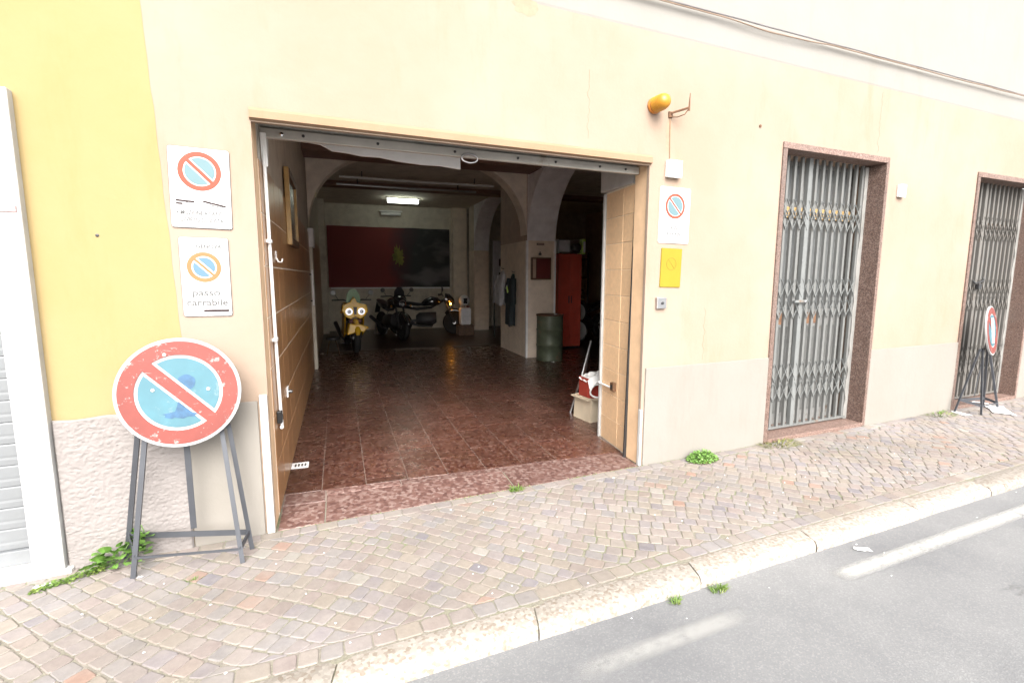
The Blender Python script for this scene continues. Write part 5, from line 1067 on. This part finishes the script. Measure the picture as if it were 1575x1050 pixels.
sk = thing('wall_socket', 'small socket with cable low on the left tiled wall', 'socket', INT @ T(0.001, 1.0, 0.62)); part(sk, 'case', 'white_plastic', MB().box(0, 0.012, -0.03, 0.03, -0.04, 0.04), bevel=0.004); part(sk, 'plug', 'grey_paint', MB().lathe([(0.014, 0), (0.012, 0.025), (0.005, 0.03)], 10, T(0.012, 0, 0) @ RY(90)), smooth=True)
# right jamb switch with stub of conduit
rj = thing('wall_switch', 'dark switch on the right tiled jamb', 'switch', INT @ T(2.672, 0.665, 0.54)); part(rj, 'case', 'brown_wood', MB().box(-0.035, -0.002, -0.028, 0.028, -0.038, 0.038), bevel=0.005); part(rj, 'button', 'black', MB().box(-0.039, -0.0352, -0.012, 0.012, -0.02, 0.02))
rc = thing('wall_conduit', 'short white conduit from the switch to the right jamb corner', 'conduit', INT @ T(2.675, 0.70, 0.52)); part(rc, 'pipe', 'white_plastic', MB().tube([(-0.012, 0.0, 0.0), (-0.008, 0.10, 0.0), (-0.002, 0.245, 0.002)], 0.009, 8), smooth=True); part(rc, 'end_sleeve', 'white_plastic', MB().tube([(-0.004, 0.215, 0.002), (0.0, 0.25, 0.002)], 0.012, 8), smooth=True)
# carton, crate and bag just inside on the right
bx = thing('cardboard_box', 'pale cardboard box on the floor just inside the right jamb', 'box', INT @ T(2.98, 1.52, 0) @ RZ(8))
part(bx, 'carton', 'carton', MB().add([(-0.20,-0.15,0),(0.2,-0.15,0),(0.2,0.15,0),(-0.2,0.15,0),(-0.185,-0.15,0.25),(0.2,-0.15,0.25),(0.2,0.15,0.25),(-0.185,0.15,0.25)], [(0,3,2,1),(0,1,5,4),(1,2,6,5),(2,3,7,6),(3,0,4,7)]), fix=False)
part(bx, 'flap', 'carton', MB().bar((-0.19, -0.155, 0.25), (-0.02, -0.185, 0.235), 0.004, 0.09, (0, 1, 0))); part(bx, 'flap', 'carton', MB().box(-0.24, -0.188, -0.15, 0.15, 0.235, 0.245)); part(bx, 'print', 'print_grey', MB().box(-0.10, -0.06, -0.1525, -0.1505, 0.12, 0.19)); part(bx, 'print', 'paper', MB().box(-0.05, -0.01, -0.1525, -0.1505, 0.12, 0.20))
cr = thing('red_crate', 'red crate resting in the pale cardboard box', 'crate', INT @ T(2.99, 1.55, 0.22)); part(cr, 'side', 'carton_red', MB().box(-0.165, -0.15, -0.1, 0.1, 0, 0.22)); part(cr, 'side', 'carton_red', MB().box(0.13, 0.145, -0.1, 0.1, 0, 0.22)); part(cr, 'end', 'carton_red', MB().box(-0.149, 0.129, 0.085, 0.1, 0, 0.22)); part(cr, 'end', 'carton_red', MB().box(-0.149, 0.129, -0.1, -0.085, 0, 0.14)); part(cr, 'base', 'carton_red', MB().box(-0.149, 0.129, -0.084, 0.084, 0, 0.012))
hs_ = tag(MB().tube([(0.075*math.cos(t) , 0.02*math.sin(2*t), 0.075*math.sin(t)) for t in [2*math.pi*k/24 for k in range(24)]], 0.009, 8, closed=True).build('hose_loop', 'white_plastic', basis=INT @ T(2.89, 1.37, 0.335), smooth=True), 'loop of white hose hanging from the red crate', 'hose')
mb = MB(); n = 14
for i in range(n + 1):
    for k in range(n + 1):
        u, v = i / n - 0.5, k / n - 0.5; nn = noise.noise(Vector((u * 5, v * 5, 2)))
        mb.v.append((u * 0.34, v * 0.26 - 0.02, 0.05 + 0.05 * nn - 0.22 * max(0, abs(u) - 0.25) - 0.25 * max(0, -v - 0.25)))
mb.f = [(i*(n+1)+k, (i+1)*(n+1)+k, (i+1)*(n+1)+k+1, i*(n+1)+k+1) for i in range(n) for k in range(n)]; mb.tone = [None] * len(mb.f)
tag(mb.build('plastic_bag', 'white_plastic', basis=INT @ T(2.98, 1.52, 0.415), smooth=True, fix=False), 'crumpled white plastic bag lying over the red crate', 'bag')
lg = thing('folding_trestle', 'pale metal trestle leaning behind the right jamb', 'trestle', INT @ T(3.05, 1.80, 0)); 
for a, b in (((-0.17, -0.1, 0.42), (0.02, 0.06, 0.78)), ((0.02, 0.06, 0.78), (0.02, 0.3, 0.0))): part(lg, 'leg', 'alu', MB().tube([a, b], 0.014, 8), smooth=True)
part(lg, 'leg', 'alu', MB().tube([(-0.17, -0.1, 0.42), (-0.26, -0.02, 0.0)], 0.014, 8), smooth=True)
# canister at the back
cn = thing('canister', 'white plastic canister standing by the rear pillar', 'canister', INT @ T(3.46, 9.35, 0.26))
part(cn, 'body', 'plaster_white', MB().box(-0.14, 0.14, -0.11, 0.11, 0.0, 0.44), bevel=0.04); part(cn, 'cap', 'maroon', MB().lathe([(0.04, 0.44), (0.04, 0.48), (0.03, 0.49)], 16, T(0.08, 0, 0)), smooth=True); part(cn, 'handle', 'cloth_white', MB().tube([(-0.11, 0, 0.42), (-0.10, 0, 0.50), (-0.02, 0, 0.505), (0.01, 0, 0.43)], 0.016, 8), smooth=True)
cr2 = thing('low_crate', 'low dark crate under the white canister at the back', 'crate', INT @ T(3.46, 9.35, 0)); part(cr2, 'side', 'brown_wood', MB().box(-0.2, 0.2, -0.17, -0.15, 0, 0.24)); part(cr2, 'side', 'brown_wood', MB().box(-0.2, 0.2, 0.15, 0.17, 0, 0.24)); part(cr2, 'lid', 'brown_wood', MB().box(-0.21, 0.21, -0.18, 0.18, 0.241, 0.259))
hm = thing('helmet', 'white helmet resting on top of the canister', 'helmet', INT @ T(3.44, 9.35, 0.775)); part(hm, 'shell', 'white_plastic', MB().lathe([(0.10, 0.0), (0.13, 0.05), (0.135, 0.12), (0.11, 0.19), (0.06, 0.235), (0.005, 0.25)], 20), smooth=True); part(hm, 'visor', 'black_paint', MB().annulus(0.1, 0.138, -0.05, 0.05, 12, R_(-30), R_(30)), basis=T(0, 0, 0.1) @ RZ(-90))
# dark shelving along the far right side so that side reads as a workshop
sv = thing('tool_shelf', 'dark shelving with tools along the back right of the garage', 'shelf', INT @ T(6.3, 10.6, 0))
for z in (0.35, 0.9, 1.45, 2.0): part(sv, 'shelf_board', 'brown_wood', MB().box(-1.2, 1.2, -0.25, 0.25, z, z + 0.03))
for x in (-1.2, 0.0, 1.2): part(sv, 'upright', 'dark_steel', MB().box(x - 0.02, x + 0.02, 0.251, 0.28, 0, 2.2)); part(sv, 'upright', 'dark_steel', MB().box(x - 0.02, x + 0.02, -0.28, -0.251, 0, 2.2))
